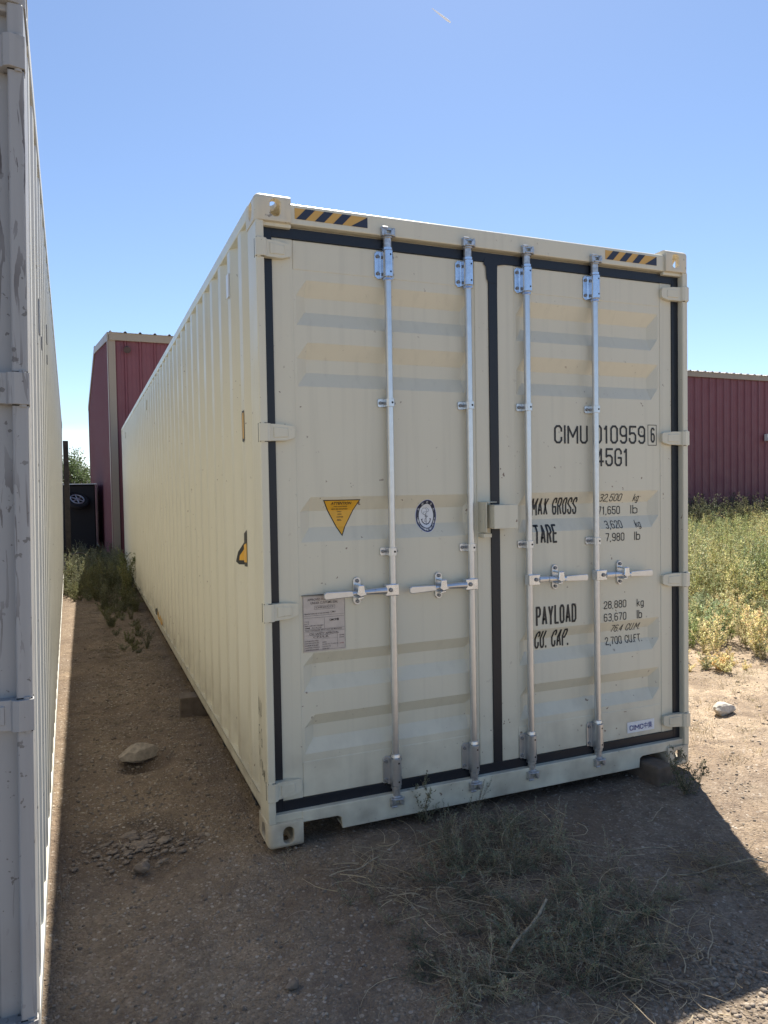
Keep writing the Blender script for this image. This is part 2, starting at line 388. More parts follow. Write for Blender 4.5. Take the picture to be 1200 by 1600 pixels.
t.build('wall_light', M['white_plastic'], bld, .01)
MB().box(.05, BW-.05, .06, .10, .02, EAVE-.05).build('wall_frame', M['floor_dark'], bld)

# ------------------------------------------------------------------ shipping container
W, L, H = 2.438, 12.192, 2.896
DEP = .043       # door face stands this far behind the posts
def fx(x, d=.043): return x+d*(x+.70)/3.1
def fz(z, d=.043): return z+d*(z-1.61)/3.1
TR = [tuple(fz(z) for z in t) for t in ((2.535, 2.465, 2.40, 2.335), (2.26, 2.19, 2.13, 2.065), (1.57, 1.507, 1.432, 1.368), (.865, .81, .75, .69), (.585, .53, .47, .41))]
TD = .034
def trough(z):
    for a, b, c, d in TR:
        if d < z < a: return TD*min(1, (a-z)/(a-b), (z-d)/(c-d))
    return 0
def bool_casting():
    bm = bmesh.new(); bmesh.ops.create_cube(bm, size=1)
    bmesh.ops.scale(bm, vec=(.162, .178, .118), verts=bm.verts); bmesh.ops.translate(bm, vec=(.081, .089, .059), verts=bm.verts)
    v0 = min(bm.verts, key=lambda v: (v.co-Vector((0, 0, .118))).length)
    v1 = min(bm.verts, key=lambda v: v.co.length)
    es = list(set(v0.link_edges)); bmesh.ops.bevel(bm, geom=es, offset=.026, segments=5, profile=.5, affect='EDGES')
    me = bpy.data.meshes.new('cast'); bm.to_mesh(me); bm.free(); o = link('cast', me)
    cut = MB(); cut.box(.026, .146, .030, .160, .012, .092)
    def stad(w, h, cx, cy, n=8):
        pts = []; r = min(w, h)/2
        for k in range(4*n):
            t = 2*math.pi*(k+.5)/(4*n); x = math.cos(t)*r; y = math.sin(t)*r
            x += math.copysign((w/2-r), x); y += math.copysign((h/2-r), y); pts.append((cx+x, cy+y))
        return pts
    cuts = [cut, MB().prism(stad(.051, .079, .093, .058), 'y', -.05, .05), MB().prism(stad(.064, .079, .089, .058), 'x', -.05, .05),
            MB().prism(stad(.062, .11, .085, .095), 'z', .07, .2)]
    cobs = []
    for c in cuts:
        co = link('cut', c.mesh('cut', M['ink'])); cobs.append(co)
        md = o.modifiers.new('b', 'BOOLEAN'); md.operation = 'DIFFERENCE'; md.object = co; md.solver = 'EXACT'
    bv = o.modifiers.new('bv', 'BEVEL'); bv.width = .0025; bv.segments = 2; bv.limit_method = 'ANGLE'; bv.angle_limit = R(50)
    dg = bpy.context.evaluated_depsgraph_get(); dg.update()
    res = bpy.data.meshes.new_from_object(o.evaluated_get(dg))
    for c in cobs+[o]: bpy.data.objects.remove(c)
    res.materials.clear(); return res
cast_me = bool_casting()
def casting_variants(m):
    out = {}
    for sx in (1, -1):
        for sy in (1, -1):
            for sz in (1, -1):
                me = cast_me.copy(); me.transform(Matrix.Diagonal((sx, sy, sz, 1)))
                if sx*sy*sz < 0: me.flip_normals()
                me.materials.append(m); shade(me, 40); out[(sx, sy, sz)] = me
    return out
def corrugated(Y0, Y1, zb, zt, x, depth, sgn, phase):
    """corrugated side: outer flat, slope, inner flat, slope; returns plan outline"""
    pts = [(x, Y0), (x+sgn*depth, Y0+.004), (x+sgn*depth, .268), (x, .336)]; y = .408
    a, s, b = .072, .068, .076
    while y+2*s+b < Y1-.05:
        pts += [(x, y), (x+sgn*depth, y+s), (x+sgn*depth, y+s+b), (x, y+2*s+b)]; y += a+2*s+b
    pts.append((x, Y1)); return pts
def make_container(root, P, C, zinc, decals):
    m = M[P]; cm = M[C]
    # posts with the outer lip seen from the door end
    for s in (0, 1):
        X = (lambda v: v) if s == 0 else (lambda v: W-v)
        MB().prism([(X(a), b) for a, b in [(0, .004), (.004, 0), (.032, 0), (.036, .004), (.036, .075), (.15, .085), (.15, .10), (.02, .10), (.02, .165), (0, .165)]], 'z', .118, H-.118).build('corner_post', m, root, .003)
        MB().prism([(X(a), L-b) for a, b in [(0, 0), (.15, 0), (.15, .02), (.03, .03), (.03, .15), (0, .15)]], 'z', .118, H-.118).build('corner_post', m, root, .003)
    cv = casting_variants(cm)
    for sx in (1, -1):
        for sy in (1, -1):
            for sz in (1, -1):
                o = link('corner_casting', cv[(sx, sy, sz)], root)
                o.location = (-.004 if sx > 0 else W+.004, -.004 if sy > 0 else L+.004, H if sz > 0 else 0)
                if sz > 0: o.location.z = H-.118
                else: o.location.z = .118
    # side walls
    for s in (0, 1):
        sg = 1 if s == 0 else -1; x = .004 if s == 0 else W-.004
        pts = corrugated(.163, L-.15, .2, H-.07, x, .036, sg, .27)
        mb = MB(); zs = [.195, 1.0, 2.0, H-.058]
        for i, (px, py) in enumerate(pts): mb.v += [(px, py, z) for z in zs]
        n = len(zs)
        for i in range(len(pts)-1):
            for k in range(n-1):
                a = i*n+k; b = (i+1)*n+k
                mb.f.append((a, b, b+1, a+1) if s else (b, a, a+1, b+1)); mb.m.append(0)
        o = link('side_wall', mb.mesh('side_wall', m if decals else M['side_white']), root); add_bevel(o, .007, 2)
        xa, xb = (0, .06) if s == 0 else (W-.06, W)
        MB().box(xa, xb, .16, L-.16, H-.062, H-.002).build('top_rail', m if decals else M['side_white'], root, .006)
        mb = MB(); xo = 0 if s == 0 else W; xi = .05 if s == 0 else W-.05
        mb.box(min(xo, xo+sg*.006), max(xo, xo+sg*.006), .16, L-.16, .135, .20)
        mb.box(min(xo, xi), max(xo, xi), .16, L-.16, .1955, .2015); mb.box(min(xo, xi), max(xo, xi), .16, L-.16, .135, .141)
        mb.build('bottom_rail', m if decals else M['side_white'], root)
    # roof, floor, cross members, front (far) end
    mb = MB(); ys = np.arange(.2, L-.2, .105); k = 0
    for y in ys:
        h = .012 if k % 2 else 0
        mb.v += [(.055, y, H-.022+h), (W-.055, y, H-.022+h)]
        if k: mb.f.append((2*k-2, 2*k-1, 2*k+1, 2*k)); mb.m.append(0)
        k += 1
    mb.build('roof', m, root)
    MB().box(.02, W-.02, .12, L-.02, .17, .195).build('floor', M['floor_dark'], root)
    for k in range(28):
        MB().box(.03, W-.03, .45+k*.42, .50+k*.42, .05, .168).build('cross_member', M['floor_dark'], root)
    MB().box(.03, W-.03, L-.06, L-.03, .16, H-.06).build('end_wall', m, root)
    # header and sill of the door frame
    mb = MB()
    mb.prism([(.010, 2.778), (.010, 2.860), (.018, 2.869), (.16, 2.869), (.16, 2.76), (.055, 2.76), (.055, 2.778)], 'x', .158, W-.158)
    mb.box(.032, .162, .014, .15, 2.7605, 2.7785); mb.box(W-.162, W-.032, .014, .15, 2.7605, 2.7785)
    mb.build('door_header', m, root, .004)
    zb = .035; xl, xr = .345, W-.345
    mb = MB()
    mb.prism([(.157, .100), (.325, .098), (.343, .088), (.348, .036), (W-.352, .036), (W-.348, .088), (W-.33, .098), (W-.157, .100), (W-.157, .152), (.157, .152)], 'y', .008, .030)
    mb.box(.03, W-.03, .0285, .14, .140, .152); mb.box(.352, W-.356, .0285, .10, .036, .046); mb.box(.032, .160, .012, .03, .118, .1518); mb.box(W-.160, W-.032, .012, .03, .118, .1518)
    mb.build('door_sill', m, root, .003)
    mb = MB()   # dark sheet standing in for the shade inside the fork pockets
    mb.box(.04, W-.04, .45, .47, .02, .17); mb.build('pocket_shade_sheet', M['floor_dark'], root)
    # doors
    zt0, zb0 = 2.722, .197
    for s in (0, 1):
        x0, x1 = (.076, 1.178) if s == 0 else (1.226, 2.358)
        pa, pb = (fx(.162), fx(1.074)) if s == 0 else (fx(1.299), fx(2.235))
        za, zc = fz(.378), fz(2.577)
        mb = MB()
        mb.box(x0, pa, DEP, DEP+.05, zb0, zt0); mb.box(pb, x1, DEP, DEP+.05, zb0, zt0)
        mb.box(pa+.0005, pb-.0005, DEP+.0015, DEP+.048, zc, zt0-.001); mb.box(pa+.0005, pb-.0005, DEP+.0015, DEP+.048, zb0+.001, za)
        d = mb.build('door', m, root, .0035)
        # pressed panel
        zk = sorted({za-.002, zc+.002, *[z for t in TR for z in t], 1.8, 1.1})
        e = .05
        xk = [(pa-.001, 0), (pa+.012, 0), (pa+.012+e, 1), (pb-.012-e, 1), (pb-.012, 0), (pb+.001, 0)]
        mb = MB(); n = len(zk)
        for xx, fct in xk:
            for z in zk:
                t = trough(z+1e-6) if any(abs(z-tt[1]) < 1e-5 or abs(z-tt[2]) < 1e-5 for tt in TR) else 0
                mb.v.append((xx, DEP+.0035+t*fct, z))
        for i in range(len(xk)-1):
            for k in range(n-1): mb.f.append((i*n+k, (i+1)*n+k, (i+1)*n+k+1, i*n+k+1)); mb.m.append(0)
        o = link('door_panel', mb.mesh('door_panel', m), d); add_bevel(o, .003, 1)
        # hinges
        for zc_ in (2.654, 1.857, 1.066, .270):
            zh = fz(zc_, .02); sx = (lambda v: v) if s == 0 else (lambda v: W-v)
            mb = MB(); t = .0385
            # knuckle round the post, then a blade that narrows across the gasket
            xs = [-.004, .026, .044]
            mb.prism([(sx(-.003), -.006), (sx(.030), -.013), (sx(.044), -.006), (sx(.052), .012), (sx(.052), .030), (sx(-.001), .024), (sx(-.003), .012)], 'z', zh-t, zh+t)
            out = [(.045, -t+.001), (.122, -t+.004), (.158, -t*.60), (.163, -t*.42), (.163, t*.60), (.157, t*.80), (.095, t-.001), (.045, t-.001)]
            vs_ = []; nn = len(out)
            for (a, b) in out: vs_.append((sx(a), .004+(a-.045)*.17, zh+b))
            for (a, b) in out: vs_.append((sx(a), .041, zh+b))
            mb.add(vs_, [tuple(range(nn)), tuple(range(2*nn-1, nn-1, -1))]+[(i, nn+i, nn+(i+1) % nn, (i+1) % nn) for i in range(nn)])
            mb.cyl((sx(.012), .004, zh-t-.006), (sx(.012), .004, zh+t+.006), .010, n=12)
            for zz in (zh-t-.0035, zh+t+.0005): mb.box(*sorted((sx(-.0005), sx(.036))), -.0012, .0006, zz, zz+.003, 1)
            mb.box(*sorted((sx(-.0012), sx(.0006))), .026, .033, zh-t-.003, zh+t+.003, 1)
            mb.add([(sx(.064), .0035, zh-t*.55), (sx(.064), .0035, zh+t*.6), (sx(.128), .0145, zh+t*.5), (sx(.128), .0145, zh-t*.45), (sx(.060), .010, zh-t*.62), (sx(.060), .010, zh+t*.67), (sx(.133), .02, zh+t*.57), (sx(.133), .02, zh-t*.52)],
                   [(0, 1, 2, 3), (4, 5, 1, 0), (5, 6, 2, 1), (6, 7, 3, 2), (7, 4, 0, 3)])
            mb.build('hinge', [m, M['hole']], d, .0025)
    # gaskets
    gk = [(.036, .078), (2.356, 2.402)]
    mb = MB()
    for a, b in gk: mb.box(a, b, .037, .060, .152, 2.768)
    g = mb
    g.box(.0785, 2.3555, .0375, .060, 2.722, 2.768); g.box(.0785, 2.3555, .0375, .060, .1515, .1975)
    g.box(1.177, 1.2265, .0368, .060, .198, 2.7215)
    g.prism([(1.150, 2.7235), (1.150, 2.71), (1.162, 2.70), (1.166, 2.64), (1.178, 2.62), (1.225, 2.62), (1.226, 2.6), (1.228, 2.71), (1.29, 2.7235), (1.27, 2.745), (1.16, 2.745)], 'y', .0355, .0372)
    g.build('door_gasket', M['rubber'] if decals else m, root, .003)
    # lock rods
    zi, zc_ = M['zinc'], M['zinc_cast']
    for k, (xa, hd) in enumerate(((.616, -1), (1.039, -1), (1.375, 1), (1.797, 1))):
        x = fx(xa, .016); y = .016
        rod = MB().cyl((x, y, .17), (x, y, 2.785), .0168, n=24).build('lock_rod', zi, root, smooth=True)
        for top in (1, 0):
            a, b = (2.585, 2.712) if top else (.188, .325)
            mb = MB()
            mb.prism([(x-.056, a+.012), (x-.044, a), (x+.030, a), (x+.040, a+.010), (x+.040, b-.010), (x+.030, b), (x-.044, b), (x-.056, b-.012)], 'y', .0375, .0425)
            mb.prism([(x-.034, .037), (x-.026, .031)]+[(x-.0245*math.cos(w_), .010-.0245*math.sin(w_)) for w_ in np.linspace(-.2, math.pi+.2, 13)]+[(x+.024, .031), (x+.030, .037)], 'z', a+.004, b-.004)
            for zz in (a+.024, b-.024):
                mb.cyl((x-.042, .0376, zz), (x-.042, .030, zz), .0085, .0075, 12, 1); mb.cyl((x+.034, .0376, zz), (x+.034, .031, zz), .0075, .0065, 12, 1)
                mb.cyl((x+.004, -.0135, zz), (x+.004, -.0146, zz), .0048, n=12, mi=2)
            e = a-.012 if top else b
            mb.cyl((x, y, e), (x, y, e+.014), .0235, .021, 24); e2 = b if top else a-.012
            mb.cyl((x, y, e2), (x, y, e2+.012), .0245, .0245, 24)
            mb.build('bearing_bracket', [zi if not top else M['zinc_blue'], M['bolt'], M['hole']], rod, .0018, seg=1)
            # cam end
            s = 1 if top else -1; z0 = 2.765 if top else .142
            mb = MB(); mb.cyl((x, y, z0-.045*s), (x, y, z0+.005*s), .0195, n=20); mb.cyl((x, y, z0+.002*s), (x, y, z0+.010*s), .026, n=20)
            mb.prism([(x-.034, .012), (x-.02, -.014), (x+.012, -.016), (x+.036, -.004), (x+.038, .004), (x+.018, .02), (x-.02, .024)], 'z', min(z0+.010*s, z0+.018*s), max(z0+.010*s, z0+.018*s))
            mb.prism([(x-.034, z0+.012*s), (x-.012, z0+.012*s), (x-.010, z0+.030*s), (x-.022, z0+.038*s), (x-.036, z0+.032*s)], 'y', -.010, .006)
            mb.prism([(x+.006, z0+.012*s), (x+.026, z0+.012*s), (x+.030, z0+.034*s), (x+.018, z0+.042*s), (x+.008, z0+.030*s)], 'y', -.016, .004)
            mb.build('cam', [zc_], rod, .002, seg=1)
            mb = MB(); mb.box(x-.036, x-.026, -.014, .0105, z0+.024*s-.018, z0+.024*s+.018); mb.box(x-.036, x+.03, .004, .0103, z0+.044*s-.006, z0+.044*s+.006)
            mb.box(x+.022, x+.032, -.008, .0105, z0+.034*s-.014, z0+.034*s+.014)
            mb.box(x-.036, x-.006, -.017, -.009, z0+.044*s-.005, z0+.044*s+.004)
            mb.build('cam_keeper', [zc_], rod, .002, seg=1)
        for zz in (fz(2.003, .02), fz(1.308, .02)):
            mb = MB()
            mb.prism([(x-.052, zz-.013), (x-.047, zz-.019), (x+.030, zz-.019), (x+.036, zz-.013), (x+.036, zz+.013), (x+.030, zz+.019), (x-.047, zz+.019), (x-.052, zz+.013)], 'y', .0385, .0428)
            mb.prism([(x-.024, .0385), (x-.021, .004), (x-.012, -.0055), (x+.012, -.0055), (x+.021, .004), (x+.023, .0385)], 'z', zz-.0185, zz+.0185)
            for xx in (x-.039, x-.029, x+.030): mb.cyl((xx, .0386, zz), (xx, .032, zz), .0078 if xx != x-.029 else .006, n=12, mi=1)
            mb.cyl((x+.005, -.0052, zz), (x+.005, -.0065, zz), .0052, n=12, mi=2)
            mb.build('rod_guide', [zi, M['bolt'], M['hole']], rod, .0015, seg=1)
        # handle
        zh = fz(1.126, 0)+.004*(1-k*.3); X = lambda v: x+hd*v
        mb = MB()
        mb.box(*sorted((X(-.020), X(.046))), -.012, .030, zh-.030, zh+.024)
        mb.cyl((X(.022), -.0122, zh-.002), (X(.022), -.020, zh-.002), .010, n=14, mi=1)
        mb.build('handle_hub', [M['zinc_blue'], M['bolt']], rod, .003)
        pts = [(.040, zh-.004, .017), (.10, zh-.004, .015), (.17, zh-.006, .0115), (.215, zh-.008, .010)]
        mb = MB()
        for (a, z1, ra), (b, z2, rb) in zip(pts[:-1], pts[1:]): mb.cyl((X(a), -.004, z1), (X(b), -.002, z2), ra, rb, 14)
        xe = .348 if k != 3 else .36
        mb.prism([(X(.205), zh-.021), (X(.212), zh+.006), (X(xe-.01), zh+.008), (X(xe), zh), (X(xe), zh-.020), (X(xe-.008), zh-.027)], 'y', -.012, .004)
        mb.build('handle', [zi], rod, .003)
        xc = X(.172)
        mb = MB(); pl = []
        for t in range(12):
            a = math.pi*t/11; pl.append((xc+math.cos(a)*.019, zh+.044+math.sin(a)*.019))
        for t in range(12):
            a = math.pi+math.pi*t/11; pl.append((xc+math.cos(a)*.019, zh-.048+math.sin(a)*.019))
        mb.prism(pl, 'y', .036, .0425)
        for zz in (zh+.046, zh-.050): mb.cyl((xc, .0362, zz), (xc, .027, zz), .0085, n=12, mi=1)
        mb.build('handle_catch', [zi, M['bolt']], rod, .002, seg=1)
        mb = MB()
        mb.prism([(xc-.014, zh+.030), (xc+.014, zh+.030), (xc+.018, zh-.002), (xc+.026, zh-.014), (xc-.004, zh-.022), (xc-.022, zh-.010), (xc-.017, zh+.004)], 'y', -.024, -.016)
        mb.box(xc-.014, xc+.014, -.018, .037, zh+.024, zh+.031)
        mb.prism([(xc-.012, zh-.026), (xc+.016, zh-.022), (xc+.014, zh-.032), (xc-.012, zh-.036)], 'y', -.014, .037)
        mb.build('handle_hasp', [M['zinc_blue']], rod, .002, seg=1)
    # lock box
    mb = MB()
    mb.box(1.128, 1.262, -.075, -.071, 1.398, 1.514); mb.box(1.128, 1.262, -.0705, .043, 1.510, 1.514)
    mb.box(1.258, 1.262, -.0705, .043, 1.3985, 1.5095); mb.box(1.128, 1.150, -.071, .043, 1.398, 1.402)
    mb.box(1.128, 1.132, -.0708, .043, 1.4025, 1.5095)
    mb.box(1.104, 1.108, -.040, .043, 1.380, 1.530); mb.box(1.1085, 1.165, -.040, .043, 1.526, 1.530)
    mb.box(1.104, 1.150, -.012, .042, 1.352, 1.372)
    mb.build('lock_box', m, root, .002)
    MB().tube([(1.285, .042, 1.474), (1.290, .02, 1.470), (1.292, .01, 1.488), (1.294, .02, 1.502), (1.294, .042, 1.505)], .003).build('lock_ring', m, root)
    # drip edge, rivets and small vent
    for yy in (.632, 6.028, 10.856):
        MB().box(-.006, .0035, yy, yy+.05, 2.60, 2.72).build('air_vent', M['film'] if yy < 1 else m, root, .002)
        MB().box(W-.0395, W-.032, yy, yy+.055, 2.60, 2.72).build('air_vent', m, root, .002)
    return root

box1 = tag(empty('shipping_container'), 'cream forty foot shipping container with closed double doors, galvanised lock rods and black gaskets', 'shipping container', 'shipping containers parked side by side')
make_container(box1, 'cream', 'cast_cream', 'zinc', True)
th = .0189; tilt = .016
Rm = Matrix.Rotation(th, 4, 'Z') @ Matrix.Rotation(tilt, 4, 'Y')
target = Vector((-.838, -1.17, 1.6)); loc = target-(Rm @ Vector((W, 0, 1.6)))
box2 = tag(empty('shipping_container', loc, Rm.to_euler()), 'weathered off-white shipping container at the left edge, scratched, its long side sunlit', 'shipping container', 'shipping containers parked side by side')
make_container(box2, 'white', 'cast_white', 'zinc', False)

# ------------------------------------------------------------------ lettering and stickers on the cream container
def text_mesh(body, shear=0, bold=.0, res=3):
    cu = bpy.data.curves.new('t', 'FONT'); cu.body = body; cu.shear = shear; cu.offset = bold; cu.resolution_u = res; cu.size = 1
    o = bpy.data.objects.new('t', cu); col.objects.link(o)
    dg = bpy.context.evaluated_depsgraph_get(); dg.update()
    me = bpy.data.meshes.new_from_object(o.evaluated_get(dg)); bpy.data.objects.remove(o); me.materials.clear(); return me
def conform(me, surf=True, base=DEP, lift=.0016):
    bm = bmesh.new(); bm.from_mesh(me)
    if surf:
        for t in TR:
            for z in t:
                bmesh.ops.bisect_plane(bm, geom=bm.verts[:]+bm.edges[:]+bm.faces[:], plane_co=(0, 0, z), plane_no=(0, 0, 1), dist=1e-5)
    for v in bm.verts:
        v.co.y = base-lift+((.0035+trough(v.co.z)) if surf else 0)+v.co.y
    bmesh.ops.recalc_face_normals(bm, faces=bm.faces)
    if bm.faces and sum(f.normal.y*f.calc_area() for f in bm.faces) > 0: bmesh.ops.reverse_faces(bm, faces=bm.faces)
    bm.to_mesh(me); bm.free(); return me
def text(body, x0, x1, z0, z1, m='ink', shear=0, bold=.012, surf=True, name='lettering', parent=box1, conv=True, base=DEP, lift=.0016, slant=0):
    me = text_mesh(body, shear, bold)
    if conv: x0, x1, z0, z1 = fx(x0), fx(x1), fz(z0), fz(z1)
    co = np.empty(len(me.vertices)*3, np.float32); me.vertices.foreach_get('co', co); co = co.reshape(-1, 3)
    lo, hi = co.min(0), co.max(0)
    out = np.zeros_like(co); out[:, 0] = x0+(co[:, 0]-lo[0])/(hi[0]-lo[0])*(x1-x0); out[:, 2] = z0+(co[:, 1]-lo[1])/(hi[1]-lo[1])*(z1-z0)
    me.vertices.foreach_set('co', out.ravel()); me.update()
    conform(me, surf, base, lift); me.materials.append(M[m])
    return link(name, me, parent)
def flat(pts, m, surf=True, name='sticker', parent=box1, base=DEP, lift=.0010, conv=True):
    if conv: pts = [(fx(a), fz(b)) for a, b in pts]
    mb = MB().add([(a, 0, b) for a, b in pts], [tuple(range(len(pts)))])
    me = mb.mesh(name, M[m]); conform(me, surf, base, lift); return link(name, me, parent)

GL = {'C': ([[(1,.72),(1,.86),(.72,1),(.28,1),(0,.86),(0,.14),(.28,0),(.72,0),(1,.14),(1,.28)]], 1), 'I': ([[(0,0),(0,1)]], 0),
 'M': ([[(0,0),(0,1),(.5,.34),(1,1),(1,0)]], 1.45), 'U': ([[(0,1),(0,.14),(.28,0),(.72,0),(1,.14),(1,1)]], 1),
 '0': ([[(.28,0),(.72,0),(1,.14),(1,.86),(.72,1),(.28,1),(0,.86),(0,.14),(.28,0)]], 1), '1': ([[(0,.80),(.6,1),(.6,0)]], .55),
 '9': ([[(0,.14),(.28,0),(.72,0),(1,.14),(1,.86),(.72,1),(.28,1),(0,.86),(0,.56),(.28,.42),(.72,.42),(1,.52)]], 1),
 '6': ([[(1,.86),(.72,1),(.28,1),(0,.86),(0,.14),(.28,0),(.72,0),(1,.14),(1,.44),(.72,.58),(.28,.58),(0,.48)]], 1),
 '5': ([[(1,1),(.06,1),(.02,.52),(.3,.60),(.72,.60),(1,.46),(1,.14),(.72,0),(.28,0),(0,.14),(0,.24)]], 1), '4': ([[(.72,0),(.72,1),(0,.24),(1,.24)]], 1),
 'G': ([[(1,.74),(1,.86),(.72,1),(.28,1),(0,.86),(0,.14),(.28,0),(.72,0),(1,.14),(1,.46),(.55,.46)]], 1), 'A': ([[(0,0),(.5,1),(1,0)],[(.16,.28),(.84,.28)]], 1.1),
 'X': ([[(0,0),(1,1)],[(0,1),(1,0)]], 1), 'R': ([[(0,0),(0,1),(.7,1),(1,.87),(1,.62),(.7,.50),(0,.50)],[(.6,.5),(1,0)]], 1), 'O': ([[(.28,0),(.72,0),(1,.14),(1,.86),(.72,1),(.28,1),(0,.86),(0,.14),(.28,0)]], 1),
 'S': ([[(1,.78),(1,.88),(.72,1),(.28,1),(0,.86),(0,.66),(1,.36),(1,.14),(.72,0),(.28,0),(0,.12),(0,.24)]], 1), 'T': ([[(0,1),(1,1)],[(.5,1),(.5,0)]], 1),
 'E': ([[(1,1),(0,1),(0,0),(1,0)],[(0,.52),(.82,.52)]], .85), 'P': ([[(0,0),(0,1),(.7,1),(1,.87),(1,.60),(.7,.47),(0,.47)]], 1), 'Y': ([[(0,1),(.5,.45),(1,1)],[(.5,.45),(.5,0)]], 1.05),
 'L': ([[(0,1),(0,0),(1,0)]], .8), 'D': ([[(0,0),(0,1),(.62,1),(1,.84),(1,.16),(.62,0),(0,0)]], 1), 'F': ([[(0,0),(0,1),(1,1)],[(0,.52),(.8,.52)]], .8),
 '3': ([[(0,.84),(.28,1),(.72,1),(1,.86),(1,.64),(.6,.53),(1,.42),(1,.14),(.72,0),(.28,0),(0,.16)],[(.35,.53),(.6,.53)]], 1), '2': ([[(0,.78),(0,.86),(.28,1),(.72,1),(1,.86),(1,.62),(0,.06),(0,0),(1,0)]], 1),
 '7': ([[(0,1),(1,1),(.35,0)]], 1), '8': ([[(.28,.54),(0,.42),(0,.14),(.28,0),(.72,0),(1,.14),(1,.42),(.72,.54),(.28,.54),(.04,.66),(.04,.88),(.28,1),(.72,1),(.96,.88),(.96,.66),(.72,.54)]], 1),
 ',': ([[(.2,.03),(0,-.16)]], .2), '.': ([[(0,0),(0,.03)]], 0), 'k': ([[(0,0),(0,1)],[(0,.26),(.9,.66)],[(.35,.42),(1,0)]], .85), 'b': ([[(0,1),(0,0)],[(0,.12),(.3,0),(.7,0),(1,.12),(1,.55),(.7,.68),(.3,.68),(0,.55)]], .9),
 'l': ([[(0,0),(0,1)]], 0), 'g': ([[(1,.10),(.7,0),(.3,0),(0,.12),(0,.55),(.3,.68),(.7,.68),(1,.58)],[(1,.68),(1,-.14),(.7,-.26),(.25,-.26),(.02,-.16)]], .9)}
def stencil(body, x0, x1, z0, z1, slant=0, t=.112, m='ink', name='lettering', parent=box1, lift=.0016, surf=True):
    d0 = DEP+.0035+trough(fz(z0)); d1 = DEP+.0035+trough(fz(z1)); zm = DEP+.0035+trough(fz((z0+z1)/2))
    x0, x1 = max(fx(x0, d0), fx(x0, d1)), min(fx(x1, d0), fx(x1, d1)); z0, z1 = fz(z0, zm), fz(z1, zm); desc = 'g' in body
    h = (z1-z0)/(1.26 if desc else 1.0); zb = z1-h; st = t*h; gap = .27; tot = 0
    ws = [.55 if c == ' ' else GL[c][1] for c in body]
    n = len(body); fixed = st*n+slant*h                      # every glyph is one stroke wider than its skeleton
    rel = sum(ws)+gap*(n-1)*1.0; u = max(.001, (x1-x0-fixed)/rel); x = x0; mb = MB()
    for c, w in zip(body, ws):
        if c != ' ':
            for pl_ in GL[c][0]:
                P_ = [(x+st/2+a*u*w if w else x+st/2, zb+st/2+b*(h-st)) for a, b in pl_]
                for i, ((a, b), (c2, d)) in enumerate(zip(P_[:-1], P_[1:])):
                    v = Vector((c2-a, d-b)); v.normalize(); nn = Vector((-v.y, v.x))*st/2
                    ea = v*st*(.22 if i else (.5 if abs(v.x) < .1 or abs(v.y) < .1 else .1)); eb = v*st*(.22 if i < len(P_)-2 else (.5 if abs(v.x) < .1 or abs(v.y) < .1 else .1))
                    q4 = [(a-ea.x+nn.x, b-ea.y+nn.y), (a-ea.x-nn.x, b-ea.y-nn.y), (c2+eb.x-nn.x, d+eb.y-nn.y), (c2+eb.x+nn.x, d+eb.y+nn.y)]
                    mb.add([(p_+slant*(r2_-zb), i*-2e-6, r2_) for p_, r2_ in q4], [(0, 1, 2, 3)])
        x += w*u+st+gap*u
    me = mb.mesh(name, M[m]); conform(me, surf, DEP, lift); return link(name, me, parent)
for a in [('CIMU', 1.533, 1.745, 1.822, 1.917), ('010959', 1.786, 2.130, 1.824, 1.922), ('6', 2.167, 2.196, 1.832, 1.914), ('45G1', 1.798, 2.012, 1.703, 1.800),
          ('TARE', 1.394, 1.545, 1.308, 1.405), ('71,650', 1.806, 1.953, 1.446, 1.490), ('lb', 2.024, 2.072, 1.446, 1.492),
          ('7,980', 1.857, 1.982, 1.301, 1.345), ('lb', 2.050, 2.090, 1.301, 1.347), ('PAYLOAD', 1.410, 1.663, .886, .985),
          ('28,880', 1.841, 1.992, .938, .980), ('kg', 2.064, 2.112, .925, .978), ('63,670', 1.841, 1.992, .870, .913), ('lb', 2.064, 2.100, .870, .916),
          ('2,700 CU.FT.', 1.846, 2.095, .745, .786)]:
    stencil(*a)
for a in [('MAX GROSS', 1.388, 1.682, 1.454, 1.543), ('32,500', 1.810, 1.975, 1.515, 1.556), ('kg', 2.034, 2.092, 1.502, 1.553), ('3,620', 1.843, 1.974, 1.370, 1.412),
          ('kg', 2.044, 2.100, 1.360, 1.410), ('CU. CAP.', 1.399, 1.633, .768, .862), ('76.4 CU.M.', 1.880, 2.100, .808, .850)]:
    stencil(*a, t=.098)
a, b, c, d, t = 2.150, 2.212, 1.816, 1.930, .0035
flat([(a, c), (b, c), (b, c+t), (a, c+t)], 'ink', name='check_digit_frame'); flat([(a, d-t), (b, d-t), (b, d), (a, d)], 'ink', name='check_digit_frame')
flat([(a, c), (a+t, c), (a+t, d), (a, d)], 'ink', name='check_digit_frame', lift=.0012); flat([(b-t, c), (b, c), (b, d), (b-t, d)], 'ink', name='check_digit_frame', lift=.0012)
# maker's sticker
mk = flat([(1.994, .243), (2.182, .243), (2.182, .303), (1.994, .303)], 'film', surf=False, name='maker_sticker')
stencil('CIMC', 2.006, 2.100, .258, .286, t=.155, m='blue', parent=mk, lift=.003, surf=False)
text('中集', 2.108, 2.166, .256, .290, 'blue', bold=.0, surf=False, lift=.003, name='lettering', parent=mk)
